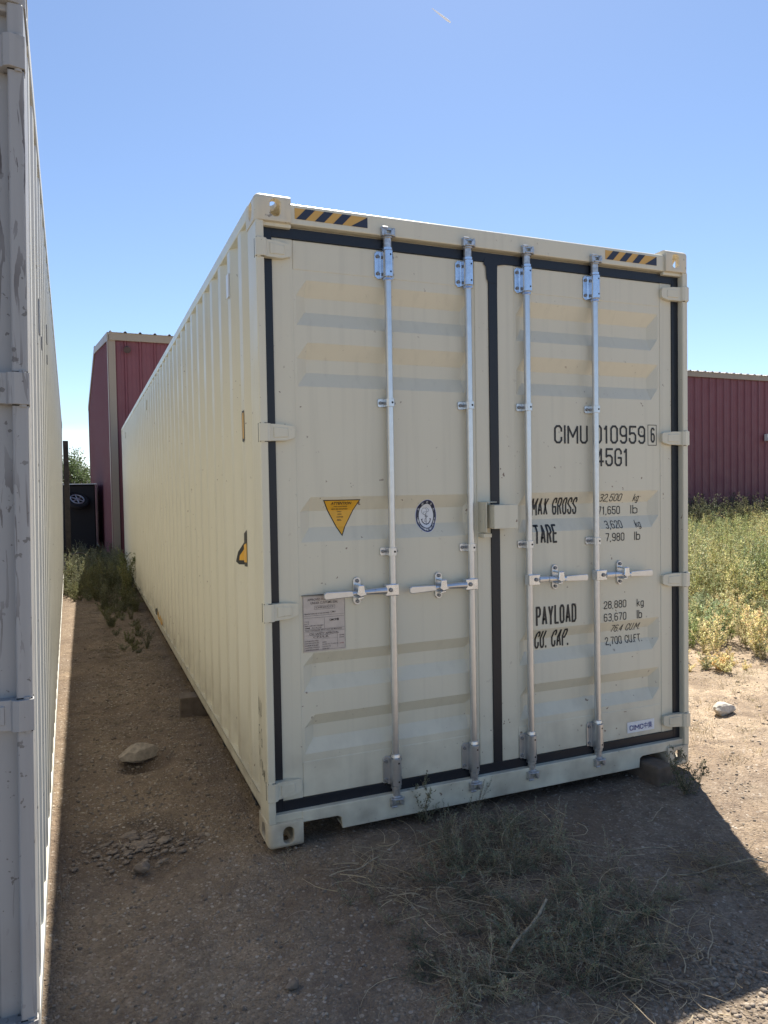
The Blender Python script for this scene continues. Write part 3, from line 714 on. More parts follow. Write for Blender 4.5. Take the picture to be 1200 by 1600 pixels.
# hazard stripes on the header
def hazard(x0, x1, z0, z1):
    s = flat([(x0, z0), (x1, z0), (x1, z1), (x0, z1)], 'orange', surf=False, name='hazard_stripe_sticker', base=.010, conv=False)
    n = 4; w = (x1-x0)/n; sh = (z1-z0)*.95; me = MB()
    for k in range(n):
        a = x0+w*k+.006; b = a+w*.50
        pts = [(a, z0), (min(b, x1), z0), (min(b+sh, x1), z1), (min(a+sh, x1), z1)] if k < n-1 else [(a, z0), (x1, z0), (x1, z1)]
        me.add([(p, .0078, z) for p, z in pts], [tuple(range(len(pts)))])
    me.build('stripe', M['navy'], s)
hazard(.178, .523, 2.802, 2.850); hazard(1.876, 2.224, 2.802, 2.850)
# attention triangle
tri = flat([(.284, 1.556), (.465, 1.556), (.374, 1.388)], 'ink', name='attention_sticker')
t2 = flat([(.291, 1.552), (.458, 1.552), (.374, 1.397)], 'yellow', name='sticker_face', parent=tri, lift=.002)
for s_, xa, xb, za, zb_ in [('ATTENTION', .323, .422, 1.533, 1.546), ('THIS CONTAINER', .338, .405, 1.5225, 1.5275), ('MAY BE HANDLED', .330, .408, 1.5105, 1.516), ('ONLY', .357, .379, 1.4985, 1.5045),
                        ('WITH', .359, .379, 1.486, 1.492), ('CUSTOM', .355, .386, 1.4735, 1.4795), ('SEAL', .357, .379, 1.459, 1.466)]:
    text(s_, xa, xb, za, zb_, 'handwriting' if s_ != 'ATTENTION' else 'ink', shear=.2 if s_ == 'ATTENTION' else 0, bold=.02, parent=tri, lift=.003)
# oval classification seal
def ell(cx, cz, a, b, n=40): return [(cx+a*math.cos(2*math.pi*k/n), cz+b*math.sin(2*math.pi*k/n)) for k in range(n)]
cx, cz = .811, 1.469
seal = flat(ell(cx, cz, .057, .080), 'film', name='oval_seal_sticker')
flat(ell(cx, cz, .0545, .0775), 'blue', parent=seal, name='seal_ring', lift=.0016); flat(ell(cx, cz, .0525, .0752), 'navy', parent=seal, name='seal_ring', lift=.0020)
flat(ell(cx, cz, .0385, .0580), 'film', parent=seal, name='seal_face', lift=.0028)
word = 'CHINA CLASSIFICATION SOCIETY'; mb = []
for k, ch in enumerate(word):
    if ch == ' ': continue
    a = math.pi*1.06+k/(len(word)-1)*math.pi*.88; px, pz = cx+.0455*math.cos(a), cz+.0665*math.sin(a)
    text(ch, px-.003, px+.003, pz-.0045, pz+.0045, 'film', bold=.01, parent=seal, lift=.0034)
for k, ch in enumerate('中国船级社'):
    a = math.pi*(.84-.17*k); px, pz = cx+.0455*math.cos(a), cz+.0665*math.sin(a)
    text(ch, px-.0045, px+.0045, pz-.006, pz+.006, 'film', bold=.0, parent=seal, lift=.0034)
def stroke(pts, w, m, parent, name, lift=.0036):
    mb = MB()
    for (a, b), (c, d) in zip(pts[:-1], pts[1:]):
        v = Vector((c-a, d-b)); n_ = Vector((-v.y, v.x)).normalized()*w/2; e = v.normalized()*w*.3
        mb.add([(a-e.x+n_.x, 0, b-e.y+n_.y), (a-e.x-n_.x, 0, b-e.y-n_.y), (c+e.x-n_.x, 0, d+e.y-n_.y), (c+e.x+n_.x, 0, d+e.y+n_.y)], [(0, 1, 2, 3)])
    me = mb.mesh(name, M[m])
    for v in me.vertices: v.co.x, v.co.z = fx(v.co.x), fz(v.co.z)
    conform(me, True, DEP, lift); return link(name, me, parent)
stroke([(cx-.001, cz+.012), (cx, cz-.036)], .0028, 'navy', seal, 'anchor'); stroke([(cx-.007, cz-.002), (cx+.007, cz-.001)], .0022, 'navy', seal, 'anchor')
stroke([(cx-.024, cz-.016), (cx-.021, cz-.028), (cx-.010, cz-.038), (cx, cz-.041), (cx+.011, cz-.038), (cx+.020, cz-.028), (cx+.023, cz-.016)], .0042, 'navy', seal, 'anchor')
stroke([(cx-.026, cz-.018), (cx-.019, cz-.015)], .003, 'navy', seal, 'anchor'); stroke([(cx+.025, cz-.016), (cx+.018, cz-.014)], .003, 'navy', seal, 'anchor')
rope = [(cx+.018*math.sin(t*2.1)*(1-.1*t)-.002, cz+.036-.011*t+.004*math.cos(3*t)) for t in np.linspace(0, 6, 34)]
stroke(rope, .0013, 'navy', seal, 'rope')
stroke([(cx-.010+.014*math.cos(t), cz+.022+.016*math.sin(t)) for t in np.linspace(0, 6.3, 14)], .0014, 'plate_ink', seal, 'rope')
# data plate
pl = MB().box(fx(.176), fx(.376), DEP-.0005, DEP+.003, fz(.872), fz(1.124)).build('data_plate', M['plate'], box1, .0008, seg=1)
def ptext(s_, xa, xb, za, zb_, m='plate_ink', bold=.012): text(s_, xa, xb, za, zb_, m, bold=bold, surf=False, parent=pl, lift=.0016)
ptext('APPROVED FOR TRANSPORT', .198, .358, 1.103, 1.114); ptext('UNDER CUSTOMS SEAL', .212, .342, 1.088, 1.099)
ptext('CHINA/CCS', .236, .320, 1.068, 1.076); ptext('MANUFACTURER\'S NO. OF THE CONTAINER', .184, .300, 1.042, 1.048); ptext('CIMU', .306, .330, 1.044, 1.052)
ptext('CIMC中集', .300, .346, 1.006, 1.018, 'ink', .02)
ptext('TYPE', .182, .204, 1.007, 1.012); ptext('DATE', .182, .204, .998, 1.003); ptext('TIMBER COMPONENT TREATMENT', .182, .272, .988, .993); ptext('IM CCS', .184, .262, .978, .984)
ptext('THIS CONTAINER MUST NOT BE MODIFIED', .184, .360, .966, .972)
ptext('CSC SAFETY APPROVAL', .204, .344, .948, .958); ptext('CN/LR', .222, .296, .934, .942)
for k, (a, b) in enumerate([('DATE MANUFACTURED', ''), ('IDENTIFICATION NO.', '10959'), ('MAXIMUM GROSS MASS', '32,500 KG 71,650 LB'), ('ALLOWABLE STACKING', '216,000 KG'), ('TRANSVERSE RACKING', '15240 KG')]):
    z = .924-k*.010; ptext(a, .183, .246+.004*(k % 2), z-.005, z+.001)
    if b: ptext(b, .264, .264+.004*len(b), z-.005, z+.001)
ptext('NEXT EXAM', .346, .368, .936, .941); ptext('DATE', .346, .368, .926, .931); ptext('ACEP', .346, .368, .899, .904, 'plate_red')
mb = MB()
for (x0, x1, z0, z1) in [(.230, .326, 1.063, 1.064), (.230, .326, 1.079, 1.080), (.230, .231, 1.063, 1.08), (.326, .327, 1.063, 1.08), (.180, .370, 1.0355, 1.0365), (.180, .370, 1.026, 1.027), (.181, .370, .974, .975), (.181, .370, .962, .963),
                         (.275, .276, .977, 1.024), (.336, .337, .886, .948), (.181, .336, .947, .9475), (.262, .336, .9275, .928), (.216, .302, .9315, .932), (.216, .302, .944, .945), (.178, .374, .8785, .8795), (.178, .179, .88, 1.12), (.373, .374, .88, 1.12)]:
    mb.add([(fx(x0), DEP-.002, fz(z0)), (fx(x1), DEP-.002, fz(z0)), (fx(x1), DEP-.002, fz(z1)), (fx(x0), DEP-.002, fz(z1))], [(0, 1, 2, 3)])
mb.build('plate_ruling', M['plate_ink'], pl)
MB().box(fx(.170), fx(.290), DEP-.010, DEP-.0008, fz(1.128), fz(1.131)).build('plate_wire', M['wire'], box1)
# side: height sticker, warning triangle, small orange letters and marker scrawl
def sidepoly(pts, m, x, name, parent=box1):
    return MB().add([(x, y, z) for y, z in pts], [tuple(range(len(pts)))]).build(name, M[m], parent)
XI = .0400
prof_side = [(.336, 0), (.408, 0), (.476, .036), (.552, .036), (.620, 0), (.692, 0)]
def side_depth(y):
    for (a, da), (b, db) in zip(prof_side[:-1], prof_side[1:]):
        if a <= y <= b: return da+(db-da)*(y-a)/(b-a)
    return 0
def sidedecal(pts, m, name, lift, parent=box1):
    bm = bmesh.new(); bm.faces.new([bm.verts.new((0, y, z)) for y, z in pts])
    for y, _ in prof_side: bmesh.ops.bisect_plane(bm, geom=bm.verts[:]+bm.edges[:]+bm.faces[:], plane_co=(0, y, 0), plane_no=(0, 1, 0), dist=1e-5)
    for v in bm.verts: v.co.x = .004+side_depth(v.co.y)-lift
    me = bpy.data.meshes.new(name); bm.to_mesh(me); bm.free(); me.materials.append(M[m]); return link(name, me, parent)
hs = sidedecal([(.344, 1.845), (.372, 1.838), (.394, 1.845), (.398, 1.975), (.392, 1.99), (.344, 1.99)], 'ink', 'height_sticker', .002)
sidedecal([(.344, 1.855), (.374, 1.855), (.380, 1.865), (.380, 1.965), (.374, 1.98), (.344, 1.98)], 'orange', 'sticker_face', .0035, hs)
ws = sidedecal([(.344, 1.415), (.344, 1.238), (.600, 1.226), (.622, 1.240), (.606, 1.290), (.552, 1.352)], 'ink', 'warning_triangle_sticker', .002)
sidedecal([(.344, 1.352), (.344, 1.258), (.596, 1.248), (.592, 1.272), (.556, 1.312)], 'yellow', 'sticker_face', .0035, ws)
def side_text(body, y0, y1, z0, z1, m, x=-.0015, bold=.03):
    me = text_mesh(body, 0, bold); co = np.empty(len(me.vertices)*3, np.float32); me.vertices.foreach_get('co', co); co = co.reshape(-1, 3)
    lo, hi = co.min(0), co.max(0); out = np.zeros_like(co); out[:, 0] = x
    out[:, 1] = y0+(co[:, 0]-lo[0])/(hi[0]-lo[0])*(y1-y0); out[:, 2] = z0+(co[:, 1]-lo[1])/(hi[1]-lo[1])*(z1-z0)
    me.vertices.foreach_set('co', out.ravel()); me.materials.append(M[m]); me.update(); return link('side_lettering', me, box1)
side_text('6', 5.55, 5.30, .225, .305, 'ink', x=.0022, bold=.05); side_text('L', 5.25, 5.05, .215, .295, 'yellow', x=.0022, bold=.08); side_text('U', 5.0, 4.74, .205, .285, 'yellow', x=.0022, bold=.08)
def scrawl(lines):
    mb = MB()
    for pts in lines:
        for (a, b), (c, d) in zip(pts[:-1], pts[1:]):
            v = Vector((c-a, d-b)); n_ = Vector((-v.y, v.x)).normalized()*.0019
            mb.add([(-.0014, a+n_.x, b+n_.y), (-.0014, a-n_.x, b-n_.y), (-.0014, c-n_.x, d-n_.y), (-.0014, c+n_.x, d+n_.y)], [(0, 1, 2, 3)])
    mb.build('marker_writing', M['handwriting'], box1)
def px2(a, b):   # sketch coordinates: a = 0..1 along the post (left to right), b = height
    return (.155-.10*a, b)
scrawl([[px2(.05, .575), px2(.15, .66), px2(.33, .565)], [px2(.1, .612), px2(.3, .595)], [px2(.42, .65), px2(.46, .585), px2(.62, .58), px2(.66, .645)],
        [px2(.02, .455), px2(.06, .53), px2(.28, .53)], [px2(.05, .495), px2(.22, .492)], [px2(.62, .525), px2(.42, .50), px2(.45, .445), px2(.66, .44), px2(.68, .475), px2(.55, .475)],
        [px2(0, .43), px2(.1, .385)], [px2(.25, .425), px2(.1, .385), px2(.08, .335)], [px2(.3, .375), px2(.3, .335)], [px2(.3, .365), px2(.42, .378)],
        [px2(.6, .31), px2(.56, .375), px2(.72, .36), px2(.6, .345), px2(.76, .325), px2(.6, .31)], [px2(.85, .345), px2(.8, .315), px2(.92, .315), px2(.9, .345), px2(.85, .345)], [px2(.96, .345), px2(1.08, .29)], [px2(1.08, .345), px2(.96, .295)]])
# faded black marks on the left container's side
for (y, w, z0, z1) in ((.910, .060, 2.18, 2.30), (1.194, .060, 2.178, 2.222), (2.046, .060, 2.36, 2.45), (2.046, .060, 2.26, 2.30)):
    MB().box(W-.0065, W-.0020, y, y+w, z0, z1).build('faded_marking', M['navy'], box2)

# ------------------------------------------------------------------ things on the ground
def rocky(name, loc, size, m, seed, sub=3, rough=.35, parent=None, flat_=0):
    bm = bmesh.new(); bmesh.ops.create_icosphere(bm, subdivisions=sub, radius=1)
    rn = random.Random(seed); off = Vector((rn.random()*50, rn.random()*50, rn.random()*50))
    planes = [Vector((rn.gauss(0, 1), rn.gauss(0, 1), rn.gauss(0, 1))).normalized() for _ in range(9)]
    for v in bm.verts:
        d = v.co.normalized(); r = 1+rough*noise.noise(d*1.3+off)+rough*.25*noise.noise(d*5+off)
        for p in planes:
            c = d.dot(p)
            if c > .62: r = min(r, .72/c)
        v.co = Vector((d.x*size[0], d.y*size[1], d.z*size[2]))*r
    me = bpy.data.meshes.new(name); bm.to_mesh(me); bm.free(); me.materials.append(m)
    o = link(name, me, parent); o.location = loc; o.rotation_euler = (0, 0, rn.random()*.4); return o
tag(rocky('rock', (-.46, 1.50, .014), (.125, .08, .055), M['rock'], 3, 4), 'flat tan rock half out of a dark hollow between the two containers', 'rock')
tag(rocky('rock', (3.46, .70, -.010), (.10, .06, .055), M['pale_rock'], 8, 3), 'pale angular rock on the sunlit dirt right of the cream container', 'rock')
tag(rocky('rock', (-.53, .11, -.006), (.042, .034, .024), M['clod'], 12, 3), 'small dark stone alone just below the heap of earth clods', 'rock')
tag(rocky('rock', (-.13, -.87, -.010), (.026, .02, .015), M['clod'], 14, 3), 'small dark stone on grey gravel at the bottom centre', 'rock')
cl = tag(empty('clod_heap', (-.52, .36, -.03)), 'loose heap of dark broken earth clods on the alley floor', 'dirt heap')
for k in range(170):
    rr = abs(rng.normal(0, .12)); a = rng.uniform(0, 6.28); s = rng.uniform(.005, .017)*(2.1 if k < 9 else 1)
    rocky('clod', (rr*math.cos(a)*1.25, rr*math.sin(a)*1.15, .004+s*.1), (s*1.25, s*.9, s*.6), M['clod'], 100+k, 2, .6, cl)
# dunnage
t = MB().box(-.115, 1.15, -.075, .075, -.03, .118).build('dunnage_timber', M['timber'], None, .006)
t.location = (0, 2.30, 0); t.rotation_euler = (0, 0, -.05); tag(t, 'square cut timber block sticking out from under the long left side of the cream container', 'timber')
t = MB().box(-.06, .06, -.10, 1.5, -.05, .070).build('dunnage_timber', M['timber'], None, .012)
t.location = (2.16, .0, 0); t.rotation_euler = (0, 0, .10); tag(t, 'dark old timber beam lying under the door sill by the right corner casting', 'timber')
# dark post beyond the left container
t = MB().box(-.045, .045, -.045, .045, 0, 2.62).build('wooden_post', M['dark_timber'], None, .006)
t.location = (-1.01, 11.5, -.03); tag(t, 'dark upright post at the far end of the weathered white container', 'post')

# parked trailer in the shade with a spare wheel
tr = tag(empty('utility_trailer', (-1.75, 17.6, 0)), 'dark trailer in shadow at the end of the alley, pale edge along its flat roof', 'trailer')
MB().box(-1.1, 1.30, 0, 4.2, .14, 1.84).build('body', M['black_car'], tr, .03)
mb = MB().box(-1.15, 1.34, -.06, 4.26, 1.86, 1.885); mb.build('roof', M['rim'], tr)
MB().box(-1.1, 1.2, .2, 4.0, .35, .46).build('chassis', M['tyre'], tr)
for xx in (-1.0, 1.0):
    w = MB().cyl((xx-.11, 2.2, .33), (xx+.11, 2.2, .33), .33, n=28).build('wheel', M['tyre'], tr, .03)
    MB().cyl((xx-.115, 2.2, .33), (xx+.115, 2.2, .33), .18, n=20).build('rim', M['rim'], w)
def ring(mb, c, R_, r, ax, n=32, k=8, mi=0):
    ax = Vector(ax).normalized(); a = ax.orthogonal().normalized(); b = ax.cross(a); base = len(mb.v)
    for i in range(n):
        t = 2*math.pi*i/n; d = a*math.cos(t)+b*math.sin(t)
        for j in range(k):
            s = 2*math.pi*j/k; mb.v.append(tuple(Vector(c)+d*(R_+r*math.cos(s))+ax*r*math.sin(s)))
    for i in range(n):
        for j in range(k):
            mb.f.append((base+i*k+j, base+((i+1) % n)*k+j, base+((i+1) % n)*k+(j+1) % k, base+i*k+(j+1) % k)); mb.m.append(mi)
    return a, b
sw = tag(empty('spare_wheel', (-.90, 17.45, 1.44)), 'spare wheel with a pale spoked rim hung on the dark trailer', 'wheel')
ax = Vector((.25, -.62, .75)).normalized(); mb = MB(); ring(mb, (0, 0, 0), .25, .075, ax); mb.build('tyre', M['tyre'], sw, smooth=True)
mb = MB(); a, b = ring(mb, ax*.05, .165, .018, ax)
for i in range(6):
    t = 2*math.pi*i/6; d = a*math.cos(t)+b*math.sin(t); mb.cyl(ax*.05, ax*.05+d*.165, .02, .014, 8)
mb.cyl(ax*.02, ax*.07, .04, n=12); mb.build('rim', M['rim'], sw, smooth=True)
mb = MB(); ring(mb, (0, 0, 0), .27, .011, (.2, -.95, .25), 40, 6); o = mb.build('wire_hoop', M['wire'], None, smooth=True)
o.location = (-.84, 11.9, .22); tag(o, 'thin metal hoop standing in the weeds at the end of the alley', 'hoop')

# contrail high in the sky
m = bpy.data.materials.new('ice_trail'); m.use_nodes = True
p = m.node_tree.nodes['Principled BSDF']; p.inputs['Base Color'].default_value = (.9, .9, .92, 1); p.inputs['Roughness'].default_value = 1; p.inputs['Alpha'].default_value = 1
A0, A1 = Vector((1380.8, 2740.8, 1982.3)), Vector((1450.0, 2710.3, 1922.9))
mb = MB(); mb.cyl(A0, A0.lerp(A1, .45), 1.2, 3.4, 10); mb.cyl(A0.lerp(A1, .45), A0.lerp(A1, .85), 3.4, 4.6, 10); mb.cyl(A0.lerp(A1, .85), A1, 4.6, 2.4, 10)
tag(mb.build('contrail', m, None, smooth=True), 'short thin white contrail high in the clear blue sky', 'contrail')

# ------------------------------------------------------------------ vegetation
def leaves(c, d, ln, w, rg):
    """diamond leaves; c centres (n,3), d directions (n,3)"""
    n = len(c); a = rg.normal(size=(n, 3)); s = np.cross(d, a); s /= np.linalg.norm(s, axis=1, keepdims=True)+1e-9
    ln = ln[:, None]; w = w[:, None]; up = np.cross(s, d)
    return np.stack([c, c+d*ln*.5+s*w+up*w*.5, c+d*ln, c+d*ln*.5-s*w+up*w*.5], 1)   # (n,4,3)
def stemq(a, b, r0, r1, rg):
    """3-sided stems as three quads"""
    n = len(a); d = b-a; d /= np.linalg.norm(d, axis=1, keepdims=True)+1e-9
    o = np.cross(d, rg.normal(size=(n, 3))); o /= np.linalg.norm(o, axis=1, keepdims=True)+1e-9; p_ = np.cross(d, o)
    out = []
    for k in range(3):
        t0, t1 = 2*math.pi*k/3, 2*math.pi*(k+1)/3
        u0 = o*math.cos(t0)+p_*math.sin(t0); u1 = o*math.cos(t1)+p_*math.sin(t1)
        out.append(np.stack([a+u0*r0[:, None], a+u1*r0[:, None], b+u1*r1[:, None], b+u0*r1[:, None]], 1))
    return np.concatenate(out, 0)
def unit(v): return v/(np.linalg.norm(v, axis=-1, keepdims=True)+1e-9)
def weed(rg, h, spread, nst, nbr, nlf, ll, lw, leafc, stemc, droop=.0, lean=(0, 0), curve=.3):
    Q = []; C = []
    def col_(n, c, v=.25): return np.clip(np.array(c)[None]*(1+rg.normal(0, v, (n, 1)))*(1+rg.normal(0, .06, (n, 3))), .01, .9)
    seg_a = []; seg_b = []; r0 = []; r1 = []; twig = []
    for s in range(nst):
        d = unit(np.array([rg.normal(0, spread)+lean[0], rg.normal(0, spread)+lean[1], 1.0])); p = np.array([rg.normal(0, .02), rg.normal(0, .02), 0.0]); hh = h*rg.uniform(.6, 1.05); n = 5
        for k in range(n):
            q_ = p+d*hh/n; seg_a.append(p); seg_b.append(q_); r0.append(.0032*(1-k/n*.7)*(h/.5)**.5); r1.append(.0032*(1-(k+1)/n*.7)*(h/.5)**.5)
            for b in range(nbr):
                bd = unit(d+rg.normal(0, .55, 3)+np.array([0, 0, .2-droop])); bl = hh*rg.uniform(.10, .30)*(1-.5*k/n); bp = p+(q_-p)*rg.uniform()
                be = bp+bd*bl; twig.append((bp, be)); seg_a.append(bp); seg_b.append(be); r0.append(.0014); r1.append(.0007)
            p = q_; d = unit(d+rg.normal(0, curve*.35, 3)+np.array([0, 0, -droop*.4]))
        twig.append((p-d*hh/n, p+d*.01))
    sa, sb = np.array(seg_a), np.array(seg_b); q_ = stemq(sa, sb, np.array(r0), np.array(r1), rg); Q.append(q_); C.append(col_(len(q_), stemc, .2))
    if nlf:
        ta = np.array([t[0] for t in twig]); tb = np.array([t[1] for t in twig])
        u = rg.uniform(.1, 1.0, (len(twig), nlf, 1)); c = ta[:, None]+(tb-ta)[:, None]*u; c = c.reshape(-1, 3)
        base = np.repeat(unit(tb-ta), nlf, 0); d = unit(base*.6+rg.normal(0, .6, c.shape)+np.array([0, 0, .1]))
        n = len(c); q_ = leaves(c, d, ll*rg.uniform(.6, 1.3, n), lw*rg.uniform(.6, 1.3, n), rg); Q.append(q_); C.append(col_(n, leafc, .28))
    return np.concatenate(Q), np.concatenate(C)
def straw(rg, n, ln, spread, c, r=.0012, z=.01, bend=.3):
    a = np.column_stack([rg.normal(0, spread, n), rg.normal(0, spread, n), rg.uniform(0, z, n)]); t = rg.uniform(0, 6.28, n)
    d = np.column_stack([np.cos(t), np.sin(t), rg.uniform(-.05, bend, n)]); l_ = (ln*rg.uniform(.25, 1, n)**1.3)[:, None]; rr = np.full(n, r)*rg.uniform(.5, 1.5, n)
    turn = rg.normal(0, .28, (n, 1)); out = []; k = 5
    for i in range(k):
        e = a+d*l_/k; e[:, 2] = np.maximum(e[:, 2], .001); out.append(stemq(a, e, rr*(1-i*.12), rr*(1-(i+1)*.12), rg)); a = e
        d = unit(d+np.column_stack([-d[:, 1], d[:, 0], np.zeros(n)])*turn*rg.uniform(.3, 1.7, (n, 1))+rg.normal(0, .10, d.shape)-np.array([0, 0, .06]))
    cc = np.clip(np.array(c)[None]*(1+rg.normal(0, .25, (n, 1))), .02, .9)
    return np.concatenate(out), np.concatenate([np.repeat(cc[None], 3, 0).reshape(-1, 3)]*k)
def tuft(rg, n, h, c, r=.0016, spread=.03):
    a = np.column_stack([rg.normal(0, spread, n), rg.normal(0, spread, n), np.zeros(n)]); d = unit(np.column_stack([rg.normal(0, .45, n), rg.normal(0, .45, n), np.ones(n)]))
    l_ = (h*rg.uniform(.4, 1, n))[:, None]; b = a+d*l_*.55; e = b+(d+rg.normal(0, .25, d.shape)-np.array([0, 0, .25]))*l_*.45
    rr = np.full(n, r)
    q_ = np.concatenate([stemq(a, b, rr, rr*.8, rg), stemq(b, e, rr*.8, rr*.15, rg)]); cc = np.clip(np.array(c)[None]*(1+rg.normal(0, .25, (n, 1))), .02, .9)
    return q_, np.concatenate([np.repeat(cc[None], 3, 0).reshape(-1, 3)]*2)
def quads_mesh(name, Qs, Cs):
    Q = np.concatenate(Qs).astype(np.float32); C = np.concatenate(Cs).astype(np.float32); n = len(Q)
    me = bpy.data.meshes.new(name); me.vertices.add(n*4); me.vertices.foreach_set('co', Q.ravel()); me.loops.add(n*4)
    me.loops.foreach_set('vertex_index', np.arange(n*4, dtype=np.int32)); me.polygons.add(n)
    me.polygons.foreach_set('loop_start', np.arange(0, n*4, 4, dtype=np.int32)); me.update(calc_edges=True)
    at = me.color_attributes.new('tint', 'FLOAT_COLOR', 'POINT'); c4 = np.ones((n*4, 4), np.float32); c4[:, :3] = np.repeat(C, 4, 0)
    at.data.foreach_set('color', c4.ravel()); me.materials.append(M['foliage']); return me
def place(qc, x, y, rot, s, tint=(1, 1, 1), z=None):
    q_, c = qc; cs, sn = math.cos(rot), math.sin(rot); o = np.empty_like(q_)
    o[..., 0] = (q_[..., 0]*cs-q_[..., 1]*sn)*s+x; o[..., 1] = (q_[..., 0]*sn+q_[..., 1]*cs)*s+y; o[..., 2] = q_[..., 2]*s+(gh(x, y) if z is None else z)-.004
    return o, c*np.array(tint)[None]
OLIVE, SAGE, STRAW, YEL, DGRN = (.27, .285, .15), (.32, .345, .235), (.54, .47, .32), (.48, .44, .26), (.12, .14, .085)
STEM = (.30, .27, .14)
# templates for the field
rg = np.random.default_rng(21)
tall = [weed(rg, .85, .16, 6, 5, 7, .030, .0055, c, STEM) for c in (OLIVE, SAGE, YEL, OLIVE)]
mid = [weed(rg, .50, .30, 7, 4, 8, .026, .005, c, STEM) for c in (SAGE, OLIVE, YEL, STRAW, SAGE)]
low = [weed(rg, .20, .6, 8, 3, 7, .020, .004, c, STEM) for c in (SAGE, OLIVE, STRAW)]
Qs, Cs = [], []
n_ = 0
while n_ < 1250:
    Y = -.2+rng.random()**.9*13.2; sl_ = rng.uniform(.80, 1.55); X = -.7+(Y+3.14)*sl_
    edge = 1.55+.55*noise.noise((X*.7, Y*.3, 3))+(4.4-X)*.55
    if X < 2.62 or Y < edge or X > 21: continue
    dens = noise.noise((X*.8, Y*.8, 11))
    depth = Y-edge; tn = rng.uniform(.75, 1.2)
    if dens > .35 and rng.random() < .6: continue
    g_ = noise.noise((X*.45, Y*.45, 17)); g_ = min(1, max(0, .5+1.1*noise.noise((X*1.1, Y*.9, 17))+rng.normal(0, .28))); yel = (.86+.32*g_, .97+.11*g_, .84+.04*g_)
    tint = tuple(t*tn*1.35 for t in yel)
    if depth < 1.5 and rng.random() < .35: continue
    if depth < .7: tp = low[rng.choice([0, 2, 2])]; s = rng.uniform(.4, .9)
    elif depth < 2.4: tp = (mid+mid+low)[rng.choice([0, 1, 2, 3, 3, 2, 7, 12])]; s = rng.uniform(.55, .95)
    else: tp = (mid if rng.random() < .5 else tall)[rng.integers(4)]; s = rng.uniform(.75, 1.1)
    if Y > 9.5 and rng.random() < .3: s *= 1.25
    q_, c = place(tp, X, Y, rng.uniform(0, 6.28), s, tint); Qs.append(q_); Cs.append(c); n_ += 1
for k in range(240):  # tall weeds at the wall foot, the building's shade put into their tint
    Y = rng.uniform(10.9, 13.3); X = -.7+(Y+3.14)*rng.uniform(.85, 1.5)
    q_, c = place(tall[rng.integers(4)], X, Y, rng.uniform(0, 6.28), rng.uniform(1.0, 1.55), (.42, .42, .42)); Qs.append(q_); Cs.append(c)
for k in range(1500):   # dry litter and short grass under and before the weeds
    Y = -.6+rng.random()*6; X = -.7+(Y+3.14)*rng.uniform(.82, 1.5)
    if X < 2.65: continue
    edge = 1.2+(4.4-X)*.5
    if Y < edge and rng.random() < .62: continue
    tp = tuft(rng, 12, rng.uniform(.03, .09), STRAW if rng.random() < .7 else YEL, .0011) if rng.random() < .6 else straw(rng, 7, .10, .05, STRAW, .001)
    q_, c = place(tp, X, Y, 0, 1); Qs.append(q_); Cs.append(c)
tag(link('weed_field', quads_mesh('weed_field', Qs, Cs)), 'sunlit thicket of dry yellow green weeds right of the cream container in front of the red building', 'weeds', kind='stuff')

# weeds filling the end of the alley
Qs, Cs = [], []
k = 0
while k < 270:
    Y = rng.uniform(4.6, 14.5); X = rng.uniform(-1.05, .0)
    if Y < 8.6 and X < -.52+.06*(8.6-Y)*0: 
        if X < -.50+(8.6-Y)*.03: continue
    if X > -.04 and Y < 12.1: continue
    if Y < 6.3 and rng.random() < .55: continue
    if Y > 9.3: s = rng.uniform(.7, 1.15); tp = mid[rng.choice([0, 1, 4])] if rng.random() < .55 else tall[rng.integers(2)]; s *= .64
    else: s = rng.uniform(.5, .95); tp = low[rng.integers(2)] if rng.random() < .6 else mid[rng.choice([0, 1])]; s *= (.55 if Y < 7.5 else .8)
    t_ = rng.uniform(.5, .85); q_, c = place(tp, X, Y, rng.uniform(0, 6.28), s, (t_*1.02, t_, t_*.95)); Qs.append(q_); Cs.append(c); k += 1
for k in range(190):
    Y = rng.uniform(1.8, 9.0); X = rng.uniform(-.75, -.02)
    q_, c = place(straw(rng, 8, .16, .09, (.26, .22, .14), .0014), X, Y, 0, 1); Qs.append(q_); Cs.append(c)
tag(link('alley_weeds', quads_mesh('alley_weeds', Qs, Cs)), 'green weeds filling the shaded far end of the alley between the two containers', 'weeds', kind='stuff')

# sprawling half-dead weeds in front of the doors
Qs, Cs = [], []
GREY = (.31, .31, .24); rg = np.random.default_rng(5)
sp1 = [weed(rg, .26, 1.35, 9, 5, 4, .014, .0026, c, (.44, .38, .28), droop=.16) for c in ((.23, .26, .18), GREY, (.30, .30, .21), (.21, .25, .17))]
sp2 = [weed(rg, .36, .50, 4, 3, 6, .012, .0030, c, (.36, .31, .22), droop=.05) for c in (GREY, SAGE)]
def patch(cx_, cy_, sx_, sy_, n, tps, smin, smax, tn=1):
    for _ in range(n):
        X = cx_+np.clip(rng.normal(0, 1), -1.8, 1.8)*sx_; Y = cy_+np.clip(rng.normal(0, 1), -1.8, 1.8)*sy_
        if Y > .1: continue
        q_, c = place(tps[rng.integers(len(tps))], X, Y, rng.uniform(0, 6.28), rng.uniform(smin, smax), (tn*rng.uniform(.8, 1.2),)*3); Qs.append(q_); Cs.append(c)
patch(.90, -.45, .22, .20, 18, sp1, .35, .75); patch(.80, -1.02, .26, .17, 21, sp1, .35, .75); patch(1.45, -.95, .22, .12, 7, sp1, .2, .45); patch(.45, -.75, .16, .2, 6, sp1, .25, .5); patch(.80, -.14, .18, .10, 8, sp2, .35, .6)
